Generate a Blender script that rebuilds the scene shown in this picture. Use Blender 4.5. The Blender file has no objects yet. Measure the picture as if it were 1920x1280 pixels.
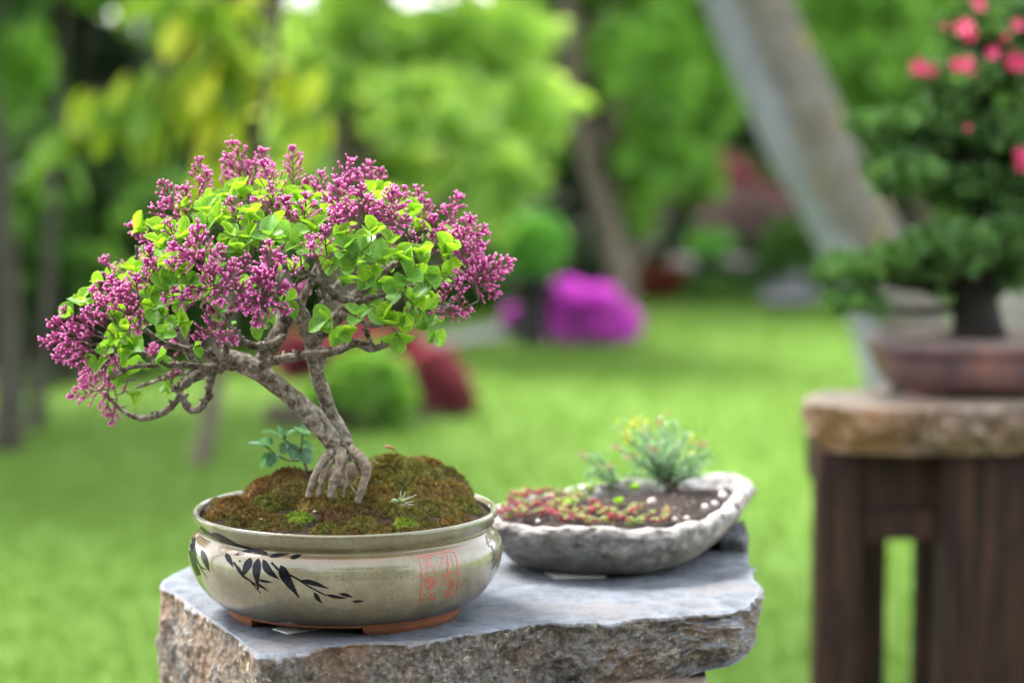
import bpy, math, random
import numpy as np
from mathutils import Vector, Matrix
random.seed(7)
RNG = np.random.default_rng(11)
SC = bpy.context.scene
COL = SC.collection
PI = math.pi
R = math.radians

# ---------------------------------------------------------------- camera
CAM_H, FPX, HOR = 1.47, 85/36*1920, 140.0
PITCH = math.atan((640-HOR)/FPX)
cam = bpy.data.cameras.new('camera'); camo = bpy.data.objects.new('camera', cam); COL.objects.link(camo)
camo.location = (0, 0, CAM_H); camo.rotation_euler = (PI/2-PITCH, 0, 0)
cam.lens = 85; cam.sensor_width = 36; cam.clip_start = .05; cam.clip_end = 800
cam.dof.use_dof = True; cam.dof.focus_distance = 2.895; cam.dof.aperture_fstop = 2.1
SC.camera = camo

# ---------------------------------------------------------------- sky, sun, exposure
SUN_EL, SUN_AZ = 54, -52          # azimuth measured from +Y towards +X: sun behind the garden on the left
w = bpy.data.worlds.new('World'); SC.world = w; w.use_nodes = True
nt = w.node_tree; nt.nodes.clear()
sky = nt.nodes.new('ShaderNodeTexSky'); sky.sky_type = 'NISHITA'; sky.sun_disc = False
sky.sun_elevation = R(SUN_EL); sky.sun_rotation = R(SUN_AZ); sky.air_density = 1.0; sky.dust_density = 3.0; sky.ozone_density = 1.0
bg = nt.nodes.new('ShaderNodeBackground'); bg.inputs[1].default_value = .11
wo = nt.nodes.new('ShaderNodeOutputWorld')
# thin bright cloud veil over the blue
cl = nt.nodes.new('ShaderNodeTexNoise'); cl.inputs['Scale'].default_value = 2.2; cl.inputs['Detail'].default_value = 5
crp = nt.nodes.new('ShaderNodeValToRGB'); crp.color_ramp.elements[0].position = .30; crp.color_ramp.elements[0].color = (.45, .45, .45, 1); crp.color_ramp.elements[1].position = .62; crp.color_ramp.elements[1].color = (.85, .85, .85, 1)
mxs = nt.nodes.new('ShaderNodeMix'); mxs.data_type = 'RGBA'; mxs.inputs[7].default_value = (8.6, 8.7, 9.0, 1)
nt.links.new(cl.outputs[0], crp.inputs[0]); nt.links.new(crp.outputs[0], mxs.inputs[0]); nt.links.new(sky.outputs[0], mxs.inputs[6])
nt.links.new(mxs.outputs[2], bg.inputs[0]); nt.links.new(bg.outputs[0], wo.inputs[0])
sl = bpy.data.lights.new('sun', 'SUN'); sl.energy = 3.3; sl.angle = R(26); sl.color = (1, .965, .9)
so = bpy.data.objects.new('sun', sl); COL.objects.link(so)
sd = Vector((math.sin(R(SUN_AZ))*math.cos(R(SUN_EL)), math.cos(R(SUN_AZ))*math.cos(R(SUN_EL)), math.sin(R(SUN_EL))))
so.rotation_euler = sd.to_track_quat('Z', 'Y').to_euler(); so.location = sd*30
SC.view_settings.view_transform = 'Standard'; SC.view_settings.look = 'None'
SC.view_settings.gamma = 1; SC.view_settings.use_curve_mapping = False
SC.view_settings.exposure = 2.16
SC.render.engine = 'CYCLES'
SC.cycles.use_denoising = True; SC.cycles.use_adaptive_sampling = False; SC.cycles.denoising_input_passes = 'RGB_ALBEDO'
SC.cycles.max_bounces = 8; SC.cycles.transparent_max_bounces = 8
SC.cycles.diffuse_bounces = 4; SC.cycles.glossy_bounces = 3; SC.cycles.transmission_bounces = 4
SC.cycles.caustics_reflective = False; SC.cycles.caustics_refractive = False

# ---------------------------------------------------------------- helpers
cp, sp = math.cos(PITCH), math.sin(PITCH)
def ray(u, v):
    a, b = u-960, 640-v
    return np.array((a, FPX*cp+b*sp, -FPX*sp+b*cp))
CAMP = np.array((0, 0, CAM_H))
def at(u, v, Y):
    d = ray(u, v); return CAMP+d*(Y/d[1])
def atz(u, v, z):
    d = ray(u, v); return CAMP+d*((z-CAM_H)/d[2])
def proj(p):
    x, y, z = p[0], p[1], p[2]-CAM_H
    dd = y*cp-z*sp; uu = y*sp+z*cp
    return 960+x/dd*FPX, 640-uu/dd*FPX

def empty(name, label, cat, loc=(0,0,0), group=None, rz=0):
    o = bpy.data.objects.new(name, None); COL.objects.link(o); o.empty_display_size = .05
    o.location = loc; o.rotation_euler.z = rz
    o['label'] = label; o['category'] = cat
    if group: o['group'] = group
    bpy.context.view_layer.update()
    return o
def tag(o, label=None, cat=None, group=None, kind=None):
    for k, v in (('label', label), ('category', cat), ('group', group), ('kind', kind)):
        if v: o[k] = v
    return o
def link(name, me, parent=None, world=True):
    """link a mesh whose coordinates are world ones; origin is the parent's"""
    o = bpy.data.objects.new(name, me); COL.objects.link(o)
    if parent is not None:
        o.parent = parent
        if world: o.matrix_parent_inverse = parent.matrix_world.inverted()
    return o
def mesh(name, V, F, mat, parent=None, smooth=True, attrs=None, mi=None, link_it=True):
    """V (n,3) array, F list/array of equal polygons or a list of lists"""
    me = bpy.data.meshes.new(name)
    V = np.asarray(V, dtype=np.float32)
    if isinstance(F, np.ndarray):
        k = F.shape[1]; n = len(F)
        me.vertices.add(len(V)); me.vertices.foreach_set('co', V.ravel())
        me.loops.add(n*k); me.loops.foreach_set('vertex_index', F.astype(np.int32).ravel())
        me.polygons.add(n); me.polygons.foreach_set('loop_start', np.arange(0, n*k, k, dtype=np.int32))
        me.update(calc_edges=True)
    else:
        me.from_pydata([tuple(map(float, p)) for p in V], [], [tuple(f) for f in F])
    me.polygons.foreach_set('use_smooth', np.full(len(me.polygons), smooth))
    for m in (mat if isinstance(mat, (list, tuple)) else [mat]): me.materials.append(m)
    if mi is not None: me.polygons.foreach_set('material_index', np.asarray(mi, dtype=np.int32))
    for an, av in (attrs or {}).items():
        av = np.asarray(av, dtype=np.float32)
        if av.ndim == 1:
            a = me.attributes.new(an, 'FLOAT', 'POINT'); a.data.foreach_set('value', av)
        else:
            a = me.attributes.new(an, 'FLOAT_COLOR', 'POINT')
            if av.shape[1] == 3: av = np.hstack([av, np.ones((len(av), 1), np.float32)])
            a.data.foreach_set('color', av.ravel())
    me.update()
    return link(name, me, parent) if link_it else me

def h3(ix, iy, iz, seed=0):
    n = (ix.astype(np.int64)*374761393+iy.astype(np.int64)*668265263+iz.astype(np.int64)*2147483647+seed*974634777) & 0xffffffff
    n = ((n ^ (n >> 13))*1274126177) & 0xffffffff
    n = (n ^ (n >> 16)) & 0xffffffff
    return n/4294967295.0
def vnoise(P, seed=0):
    P = np.asarray(P, dtype=float); i = np.floor(P); f = P-i; f = f*f*(3-2*f)
    i = i.astype(np.int64); r = 0
    for dx in (0, 1):
        for dy in (0, 1):
            for dz in (0, 1):
                wgt = (f[:,0] if dx else 1-f[:,0])*(f[:,1] if dy else 1-f[:,1])*(f[:,2] if dz else 1-f[:,2])
                r = r+wgt*h3(i[:,0]+dx, i[:,1]+dy, i[:,2]+dz, seed)
    return r*2-1
def fbm(P, freq, oct=4, seed=0, gain=.5):
    r = 0; a = 1; s = 0
    for k in range(oct):
        r = r+a*vnoise(np.asarray(P)*freq, seed+k); s += a; a *= gain; freq *= 2.03
    return r/s

def tube_data(pts, rads, n=8, cap=True, knob=0, seed=0):
    P = np.asarray(pts, float); rads = np.asarray(rads, float)
    T = np.gradient(P, axis=0); T /= np.linalg.norm(T, axis=1)[:, None]+1e-12
    up = np.array((0, 0, 1.)) if abs(T[0][2]) < .9 else np.array((1., 0, 0))
    N = np.cross(T[0], up); N /= np.linalg.norm(N)
    V = []
    for i in range(len(P)):
        N = N-T[i]*np.dot(N, T[i]); N /= np.linalg.norm(N)+1e-12
        B = np.cross(T[i], N)
        a = np.arange(n)/n*2*PI
        V.append(P[i]+rads[i]*(np.cos(a)[:, None]*N+np.sin(a)[:, None]*B))
    V = np.vstack(V)
    if knob:
        C = np.repeat(P, n, axis=0); D = V-C; rr = np.repeat(rads, n)
        k = 1+knob*fbm(V, .55/max(rads.mean(), 1e-5), 3, seed)
        V = C+D*k[:, None]
    F = []
    for i in range(len(P)-1):
        for j in range(n):
            F.append((i*n+j, i*n+(j+1) % n, (i+1)*n+(j+1) % n, (i+1)*n+j))
    if cap:
        V = np.vstack([V, P[:1], P[-1:]]); c0, c1 = len(V)-2, len(V)-1
        for j in range(n):
            F.append((c0, (j+1) % n, j, c0)); F.append((c1, (len(P)-1)*n+j, (len(P)-1)*n+(j+1) % n, c1))
        F = [f if f[0] != f[3] else f[:3] for f in F]
    return V, F
class MB:
    def __init__(s): s.V = []; s.F = []; s.n = 0; s.mi = []; s.A = []
    def add(s, V, F, mi=0, a=None):
        s.V.append(np.asarray(V, float)); s.F += [tuple(i+s.n for i in f) for f in F]; s.n += len(V)
        s.mi += [mi]*len(F); s.A.append(np.full(len(V), 0.0) if a is None else np.broadcast_to(np.asarray(a, float), (len(V),)))
    def tube(s, pts, rads, n=8, mi=0, a=None, **k):
        V, F = tube_data(pts, rads, n, **k); s.add(V, F, mi, a)
    def box(s, c, size, rot=None, mi=0, bev=0):
        x, y, z = np.array(size)/2; b = min(bev, x, y, z)
        V = []
        if b <= 0:
            V = [(sx*x, sy*y, sz*z) for sz in (-1, 1) for sx, sy in ((-1,-1),(1,-1),(1,1),(-1,1))]
            F = [(3,2,1,0),(4,5,6,7)]+[(i,(i+1)%4,4+(i+1)%4,4+i) for i in range(4)]
        else:
            ring = lambda ox, oy, zz: [(-x+ox,-y,zz),(x-ox,-y,zz),(x,-y+oy,zz),(x,y-oy,zz),(x-ox,y,zz),(-x+ox,y,zz),(-x,y-oy,zz),(-x,-y+oy,zz)]
            def ring2(i, zz): return [(-x+b+i,-y+i,zz),(x-b-i,-y+i,zz),(x-i,-y+b+i,zz),(x-i,y-b-i,zz),(x-b-i,y-i,zz),(-x+b+i,y-i,zz),(-x+i,y-b-i,zz),(-x+i,-y+b+i,zz)]
            V = ring2(b*.9, -z)+ring2(0, -z+b)+ring2(0, z-b)+ring2(b*.9, z)
            F = [tuple(range(7,-1,-1)), tuple(range(24,32))]
            for k in range(3):
                for j in range(8): F.append((k*8+j, k*8+(j+1)%8, (k+1)*8+(j+1)%8, (k+1)*8+j))
        V = np.array(V)
        if rot is not None: V = V@np.array(rot.to_3x3()).T
        s.add(V+np.array(c), F, mi)
    def build(s, name, mat, parent=None, smooth=True, attr=None):
        V = np.vstack(s.V)
        return mesh(name, V, s.F, mat, parent, smooth, {attr: np.concatenate(s.A)} if attr else None, s.mi if isinstance(mat, (list, tuple)) else None)
def catmull(P, n=6):
    P = np.asarray(P, float); Q = np.vstack([2*P[0]-P[1], P, 2*P[-1]-P[-2]]); out = []
    for i in range(1, len(Q)-2):
        for k in range(n):
            t = k/n
            out.append(.5*((2*Q[i])+(-Q[i-1]+Q[i+1])*t+(2*Q[i-1]-5*Q[i]+4*Q[i+1]-Q[i+2])*t*t+(-Q[i-1]+3*Q[i]-3*Q[i+1]+Q[i+2])*t**3))
    out.append(P[-1]); return np.array(out)
def scatter(name, bv, bf, M, T, mat, parent=None, attrs=None, smooth=False):
    """N copies of a base mesh as one mesh; M (N,3,3) rotation*scale, T (N,3); rnd attribute per copy"""
    bv = np.asarray(bv, float); bf = np.asarray(bf); N = len(T)
    V = np.einsum('nij,vj->nvi', M, bv)+T[:, None, :]
    F = bf[None]+np.arange(N)[:, None, None]*len(bv)
    A = {'rnd': np.repeat(RNG.random(N), len(bv))}
    for k, v in (attrs or {}).items():
        A[k] = np.tile(v, N) if len(v) == len(bv) else np.repeat(np.asarray(v), len(bv), axis=0)
    return mesh(name, V.reshape(-1, 3), F.reshape(-1, bf.shape[1]), mat, parent, smooth, A)
def rotmats(D, roll, s):
    """frames with local Y along D (N,3), rolled, scaled by s"""
    D = D/np.linalg.norm(D, axis=1)[:, None]
    h = np.where(np.abs(D[:, 2:3]) < .95, np.array([[0, 0, 1.]]), np.array([[1., 0, 0]]))
    X = np.cross(D, h); X /= np.linalg.norm(X, axis=1)[:, None]; Z = np.cross(X, D)
    c, q = np.cos(roll)[:, None], np.sin(roll)[:, None]
    X2 = X*c+Z*q; Z2 = -X*q+Z*c
    s = np.asarray(s, float).reshape(-1, 1)
    return np.stack([X2*s, D*s, Z2*s], axis=2)

# ---------------------------------------------------------------- materials
def newmat(name):
    m = bpy.data.materials.new(name); m.use_nodes = True
    t = m.node_tree; t.nodes.clear(); return m, t
def N(t, typ, **k):
    n = t.nodes.new(typ)
    for a, b in k.items():
        if a.startswith('i_'):
            key = a[2:]
            n.inputs[int(key) if key.isdigit() else key].default_value = b
        else: setattr(n, a, b)
    return n
def L(t, a, b): t.links.new(a, b)
def ramp(t, fac, stops, interp='LINEAR'):
    r = t.nodes.new('ShaderNodeValToRGB'); r.color_ramp.interpolation = interp
    e = r.color_ramp.elements
    while len(e) < len(stops): e.new(.5)
    for k, (p, c) in enumerate(stops):
        e[k].position = p; e[k].color = (*c, 1) if len(c) == 3 else c
    L(t, fac, r.inputs[0]); return r.outputs[0]
def mixc(t, fac, a, b, mode='MIX'):
    n = t.nodes.new('ShaderNodeMix'); n.data_type = 'RGBA'; n.blend_type = mode
    for s, v in ((n.inputs[0], fac), (n.inputs[6], a), (n.inputs[7], b)):
        if hasattr(v, 'is_linked') or isinstance(v, bpy.types.NodeSocket): L(t, v, s)
        elif isinstance(v, (int, float)): s.default_value = v
        else: s.default_value = (*v, 1)
    return n.outputs[2]
def mathn(t, op, a, b=None):
    n = t.nodes.new('ShaderNodeMath'); n.operation = op
    for s, v in ((n.inputs[0], a), (n.inputs[1], b)):
        if v is None: continue
        if isinstance(v, bpy.types.NodeSocket): L(t, v, s)
        else: s.default_value = v
    return n.outputs[0]
def noise(t, scale, detail=4, rough=.55, vec=None, out=0, dim='3D', dist=0):
    n = N(t, 'ShaderNodeTexNoise'); n.inputs['Scale'].default_value = scale; n.inputs['Detail'].default_value = detail
    n.inputs['Roughness'].default_value = rough; n.inputs['Distortion'].default_value = dist
    if vec is not None: L(t, vec, n.inputs['Vector'])
    return n.outputs[out]
def geo(t, out='Position'): return N(t, 'ShaderNodeNewGeometry').outputs[out]
def bump(t, h, strength=.5, dist=.01, normal=None):
    b = N(t, 'ShaderNodeBump'); b.inputs['Strength'].default_value = strength; b.inputs['Distance'].default_value = dist
    L(t, h, b.inputs['Height'])
    if normal is not None: L(t, normal, b.inputs['Normal'])
    return b.outputs[0]
def out(m, t, shader):
    o = N(t, 'ShaderNodeOutputMaterial'); L(t, shader, o.inputs[0]); return m
def principled(t, color, rough=.6, spec=.5, normal=None, coat=0, coatr=.05, sheen=0):
    p = N(t, 'ShaderNodeBsdfPrincipled')
    for key, v in (('Base Color', color), ('Roughness', rough), ('Specular IOR Level', spec), ('Coat Weight', coat), ('Coat Roughness', coatr), ('Sheen Weight', sheen)):
        if isinstance(v, bpy.types.NodeSocket): L(t, v, p.inputs[key])
        elif isinstance(v, (int, float)): p.inputs[key].default_value = v
        else: p.inputs[key].default_value = (*v, 1)
    if normal is not None: L(t, normal, p.inputs['Normal'])
    return p.outputs[0]
def attr(t, name, out='Fac'): return N(t, 'ShaderNodeAttribute', attribute_name=name).outputs[out]
def plain(name, c, rough=.6, spec=.4, var=.25, scale=40, bmp=.2, bd=.002, coat=0):
    m, t = newmat(name); p = geo(t)
    n = noise(t, scale, 5, .6, p)
    c2 = tuple(x*(1-var) for x in c); c3 = tuple(min(1, x*(1+var)) for x in c)
    col = ramp(t, n, [(.3, c2), (.7, c3)])
    return out(m, t, principled(t, col, rough, spec, bump(t, n, bmp, bd), coat))
def leafmat(name, dark, mid, light, trans=.35, rough=.5, spec=.22, tcol=None, obj=False, edge=None):
    m, t = newmat(name)
    f = N(t, 'ShaderNodeObjectInfo').outputs['Random'] if obj else attr(t, 'rnd')
    col = ramp(t, f, [(.05, dark), (.5, mid), (.95, light)])
    p = geo(t)
    col = mixc(t, .35, col, mixc(t, noise(t, 60 if obj else 12, 3, .6, p), dark, light))
    if edge:
        col = mixc(t, mathn(t, 'MULTIPLY', attr(t, 'edge'), .7), col, edge)
        vw = mathn(t, 'FRACT', mathn(t, 'SUBTRACT', mathn(t, 'MULTIPLY', attr(t, 'lt'), 7.0), mathn(t, 'MULTIPLY', attr(t, 'ls'), 1.8)))
        vein = ramp(t, vw, [(.0, (1, 1, 1)), (.16, (0, 0, 0)), (.90, (0, 0, 0)), (1, (1, 1, 1))])
        col = mixc(t, mathn(t, 'MULTIPLY', vein, .35), col, edge)
        blot = ramp(t, noise(t, 350, 4, .7, p), [(.35, (.55, .55, .55)), (.6, (1.15, 1.15, 1.15))])
        col = mixc(t, .7, col, mixc(t, 1, col, blot, 'MULTIPLY'))
    nb = bump(t, noise(t, 500 if obj else 60, 3, .5, p), .15, .0006 if obj else .004)
    s1 = principled(t, col, rough, spec, nb)
    tr = N(t, 'ShaderNodeBsdfTranslucent')
    tc = mixc(t, 1.0, col, tcol or (1.3, 1.25, .55), 'MULTIPLY'); L(t, tc, tr.inputs[0])
    mx = N(t, 'ShaderNodeMixShader', i_0=trans); L(t, s1, mx.inputs[1]); L(t, tr.outputs[0], mx.inputs[2])
    return out(m, t, mx.outputs[0])
# ================================================================ SETTING: lawn, beds, path
def lawn_mat():
    m, t = newmat('lawn_grass'); p = geo(t)
    big = noise(t, .55, 3, .5, p); mid = noise(t, 2.2, 4, .6, p); fine = noise(t, 60, 4, .7, p)
    c = ramp(t, big, [(.3, (.092, .18, .024)), (.7, (.13, .23, .037))])
    c = mixc(t, mathn(t, 'MULTIPLY', mid, .25), c, (.13, .215, .038))
    c = mixc(t, mathn(t, 'MULTIPLY', fine, .2), c, (.06, .14, .02))
    return out(m, t, principled(t, c, .75, .2, bump(t, fine, .2, .02)))
M_lawn = lawn_mat()
def ground():
    xs = np.concatenate([[-300, -100, -40], np.linspace(-14, 14, 57), [40, 100, 300]])
    ys = np.concatenate([[-60, -15], np.linspace(-2, 30, 65), [60, 150, 400]])
    X, Y = np.meshgrid(xs, ys); P = np.stack([X.ravel(), Y.ravel(), np.zeros(X.size)], 1)
    P[:, 2] = .025*vnoise(P*.35, 5)*(np.abs(P[:, 0]) < 16)
    n, k = len(ys), len(xs)
    F = [(i*k+j, i*k+j+1, (i+1)*k+j+1, (i+1)*k+j) for i in range(n-1) for j in range(k-1)]
    tag(mesh('lawn', P, F, M_lawn), kind='structure')
ground()
M_blade = leafmat('grass_blade', (.09, .178, .024), (.104, .198, .03), (.122, .22, .037), .4, .6, .15)
def grass():
    n = 190000
    y = 4.6+RNG.random(n)**1.3*13; x = (RNG.random(n)-.5)*(y*.95+.6)
    T = np.stack([x, y, .025*vnoise(np.stack([x, y, 0*x], 1)*.35, 5)-.003], 1)
    D = np.stack([RNG.normal(0, .4, n), RNG.normal(0, .4, n), np.ones(n)], 1)
    M = rotmats(D, RNG.random(n)*6.3, (.018+.016*RNG.random(n))*(1+.05*y))
    bv = [(-.09, 0, 0), (.09, 0, 0), (.06, .55, .03), (-.06, .55, .03), (0, 1, .18)]
    scatter('grass', bv, [(0, 1, 2), (0, 2, 3), (3, 2, 4)], M, T, M_blade)
    tag(bpy.data.objects['grass'], kind='stuff', label='short bright green blades of the mown lawn')
grass()

M_soil_shade = plain('bed_soil_and_shade', (.022, .016, .012), .9, .2, .5, 25, .8, .03)
M_path = plain('path_stone', (.11, .113, .12), .8, .3, .2, 14, .4, .01)
def sheet(name, pts, z, mat, res=.25, h=0):
    """flat patch of ground from an outline, slightly domed"""
    P = catmull(list(pts)+[pts[0]], 5)[:-1]; c = P.mean(0)
    V = [np.array((c[0], c[1], z+h))]; K = 6
    for k in range(1, K+1):
        for q in P: V.append(np.array((c[0]+(q[0]-c[0])*k/K, c[1]+(q[1]-c[1])*k/K, z+h*(1-(k/K)**2))))
    n = len(P); F = [(0, 1+j, 1+(j+1) % n) for j in range(n)]
    for k in range(K-1):
        for j in range(n): F.append((1+k*n+j, 1+(k+1)*n+j, 1+(k+1)*n+(j+1) % n, 1+k*n+(j+1) % n))
    V = np.array(V); V[:, 2] += .03*h/.1*vnoise(V*4, 3) if h else 0
    return tag(mesh(name, V, F, mat), kind='structure')
def gp(*uv): return [tuple(atz(u, v, 0)) for u, v in uv]
# beds behind the lawn edge, grey paths in front of the far planting
sheet('bed_soil_and_shade', [(-12, 12.2, 0), (-4.6, 11.6, 0), (-3.3, 10.6, 0), (-2.2, 13.8, 0), (-.7, 14.3, 0), (-.3, 16.2, 0), (3, 16.4, 0), (6, 15.9, 0), (12, 17, 0), (13, 30, 0), (-13, 30, 0)], .03, M_soil_shade, h=.04)
sheet('stone_path', gp((640, 668), (820, 640), (905, 622), (985, 612), (985, 636), (880, 652), (760, 676), (650, 690)), .034, M_path)
sheet('flagstone_path', gp((1425, 566), (1520, 562), (1550, 582), (1440, 588)), .075, M_path)

# ================================================================ BACKGROUND PLANTING
M_bark = plain('bark_brown', (.13, .105, .085), .85, .2, .4, 18, .8, .02)
M_barkdark = plain('bark_dark', (.020, .017, .015), .9, .2, .4, 14, .8, .02)
M_barkmid = plain('bark_mid', (.06, .055, .045), .9, .2, .4, 14, .8, .02)
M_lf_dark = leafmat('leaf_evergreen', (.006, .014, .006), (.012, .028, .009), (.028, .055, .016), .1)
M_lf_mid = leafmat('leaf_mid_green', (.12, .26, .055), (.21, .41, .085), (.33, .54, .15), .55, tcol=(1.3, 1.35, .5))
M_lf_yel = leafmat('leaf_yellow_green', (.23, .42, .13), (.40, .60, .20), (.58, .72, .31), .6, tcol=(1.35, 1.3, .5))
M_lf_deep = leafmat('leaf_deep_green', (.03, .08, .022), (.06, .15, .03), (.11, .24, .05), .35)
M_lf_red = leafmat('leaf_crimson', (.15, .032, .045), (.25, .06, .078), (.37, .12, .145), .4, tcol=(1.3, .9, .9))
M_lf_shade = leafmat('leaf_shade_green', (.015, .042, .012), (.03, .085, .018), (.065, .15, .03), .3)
M_fl_mag = leafmat('petal_magenta', (.55, .05, .52), (.72, .09, .70), (.85, .22, .84), .3, tcol=(1, 1, 1))
M_fl_pink = leafmat('petal_rose', (.34, .04, .09), (.50, .10, .17), (.62, .24, .30), .3, tcol=(1, 1, 1))
M_fl_pale = leafmat('petal_pale_pink', (.22, .13, .13), (.34, .22, .22), (.46, .33, .32), .3, tcol=(1, 1, 1))
LEAF_V = [(0, 0, 0), (.30, .38, .07), (.0, .45, 0), (-.30, .38, .07), (.2, .75, .04), (-.2, .75, .04), (0, 1.05, -.08)]
LEAF_F = [(0, 1, 2), (0, 2, 3), (1, 4, 2), (2, 5, 3), (2, 4, 6), (2, 6, 5)]
QUAD_V = [(0, 0, 0), (.34, .5, .08), (0, 1, -.05), (-.34, .5, .08)]
QUAD_F = [(0, 1, 2), (0, 2, 3)]
def ell(n, shell=.45):
    d = RNG.normal(size=(n, 3)); d /= np.linalg.norm(d, axis=1)[:, None]
    return d*(shell+(1-shell)*RNG.random((n, 1))**.6)
def clump_pts(clumps):
    """clumps of (centre, (rx, ry, rz), n): returns points and outward directions, with uneven lobes"""
    PP, DD = [], []
    for c, r, n in clumps:
        k = max(5, int(n/34)); c = np.asarray(c, float); r = np.asarray(r, float)
        sub = ell(k, .35)*r*.84; rs = (.11+.22*RNG.random((k, 1)))
        ids = RNG.integers(0, k, n); e = ell(n, .25)
        P = c+sub[ids]+e*r*rs[ids]*1.15
        PP.append(P); DD.append((P-c)/r+RNG.normal(0, .7, (n, 3)))
    return np.vstack(PP), np.vstack(DD)
def foliage(name, clumps, size, mat, parent=None, big=False, droop=0, kind='stuff'):
    P, D = clump_pts(clumps); D[:, 2] -= droop
    n = len(P); M = rotmats(D, RNG.normal(0, 1.1, n), size*(.65+.7*RNG.random(n)))
    o = scatter(name, LEAF_V if big else QUAD_V, LEAF_F if big else QUAD_F, M, P, mat, parent)
    if kind: o['kind'] = kind
    return o
def px_clump(u, v, Y, ru, rv, n, ry=None):
    s = Y/FPX/1.01
    return (at(u, v, Y), (ru*s, (ry if ry else (ru+rv)*.5*s), rv*s), n)
def tree(name, label, trunk, clumps, size, mat, barkm=None, cat='tree', group=None, big=False, droop=0, limbs=True):
    """trunk: [(x,y,z,r)...] world; clumps as above"""
    tr = np.array(trunk, float); b = tr[0, :3]
    t = empty(name, label, cat, (b[0], b[1], 0), group)
    C = catmull(tr, 5); mb = MB(); mb.tube(C[:, :3], C[:, 3], 12, knob=.12, seed=int(abs(b[0]*100)) % 97)
    mb.build('trunk', barkm or M_bark, t)
    if limbs:
        for c, r, n in clumps:
            d = np.linalg.norm(C[:, :3]-(np.asarray(c)-(0, 0, .3)), axis=1); i = int(np.clip(np.argmin(d)-3, 1, len(C)-1))
            s = C[i, :3]; mid = (s+np.asarray(c))/2+RNG.normal(0, .08, 3); rr = C[i, 3]*.55
            mb = MB(); q = catmull([s, mid, c], 4); mb.tube(q, np.linspace(rr, rr*.25, len(q)), 7, knob=.1); mb.build('branch', barkm or M_bark, t)
    foliage('crown', clumps, size, mat, t, big, droop)
    return t
def pw(u, v, Y, r): return (*at(u, v, Y), r)

# far wall of evergreens, one row behind the other
EV = [(-6.4, 20.5, 3.3), (-5.1, 22, 3.9), (-3.9, 20.8, 3.2), (-2.7, 22.4, 2.3), (-1.5, 21.4, 1.9), (-.3, 22.6, 2.0), (.9, 21.8, 2.6), (2.1, 22.3, 3.7),
      (3.3, 21, 3.4), (4.5, 22.2, 3.8), (5.8, 21.2, 3.6), (7.2, 22, 4.0)]
EVL = ['dark evergreen at the far left edge, behind the dark trunks', 'tall dark evergreen behind the left hedge, second from the left edge',
       'dark evergreen behind the yellow green drooping leaves', 'tall dark evergreen directly behind the lilac crown',
       'lower dark evergreen behind the right half of the lilac crown', 'dark evergreen seen above the ball shaped tree',
       'dark evergreen right behind the slim leaning trunk', 'tall dark evergreen left of the red rhododendron',
       'dark evergreen behind the red rhododendron', 'tall dark evergreen behind the big leaning trunk',
       'dark evergreen behind the potted azalea', 'tall dark evergreen at the far right edge']
for i, (x, y, h) in enumerate(EV):
    cl = [((x+RNG.normal(0, .1), y, h*f), (1.15*(1.12-f*.75), 1.0*(1.12-f*.75), h*.2), int(2100*(1.15-f*.7))) for f in (.12, .34, .56, .78, .93)]
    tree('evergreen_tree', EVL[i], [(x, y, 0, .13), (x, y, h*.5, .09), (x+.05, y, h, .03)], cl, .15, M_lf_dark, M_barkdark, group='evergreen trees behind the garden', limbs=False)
# hedge behind everything
def hedge():
    t = empty('tall_hedge', 'long dark clipped hedge far behind all the trees', 'hedge', (0, 26, 0))
    mb = MB(); mb.box((0, 26, .85), (24, .9, 1.7)); mb.build('hedge_core', M_barkdark, t, False)
    n = 26000; P = np.stack([(RNG.random(n)-.5)*24.4, 25.4+RNG.random(n)*.5, RNG.random(n)*1.95], 1)
    P[:n//5, 1] = 25.4+RNG.random(n//5)*1.2; P[:n//5, 2] = 1.75+RNG.random(n//5)*.3
    D = RNG.normal(0, 1, (n, 3)); D[:, 1] -= 1
    o = scatter('hedge_leaves', QUAD_V, QUAD_F, rotmats(D, RNG.normal(0, 1, n), .14+.1*RNG.random(n)), P, M_lf_deep, t); o['kind'] = 'stuff'
hedge()

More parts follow.
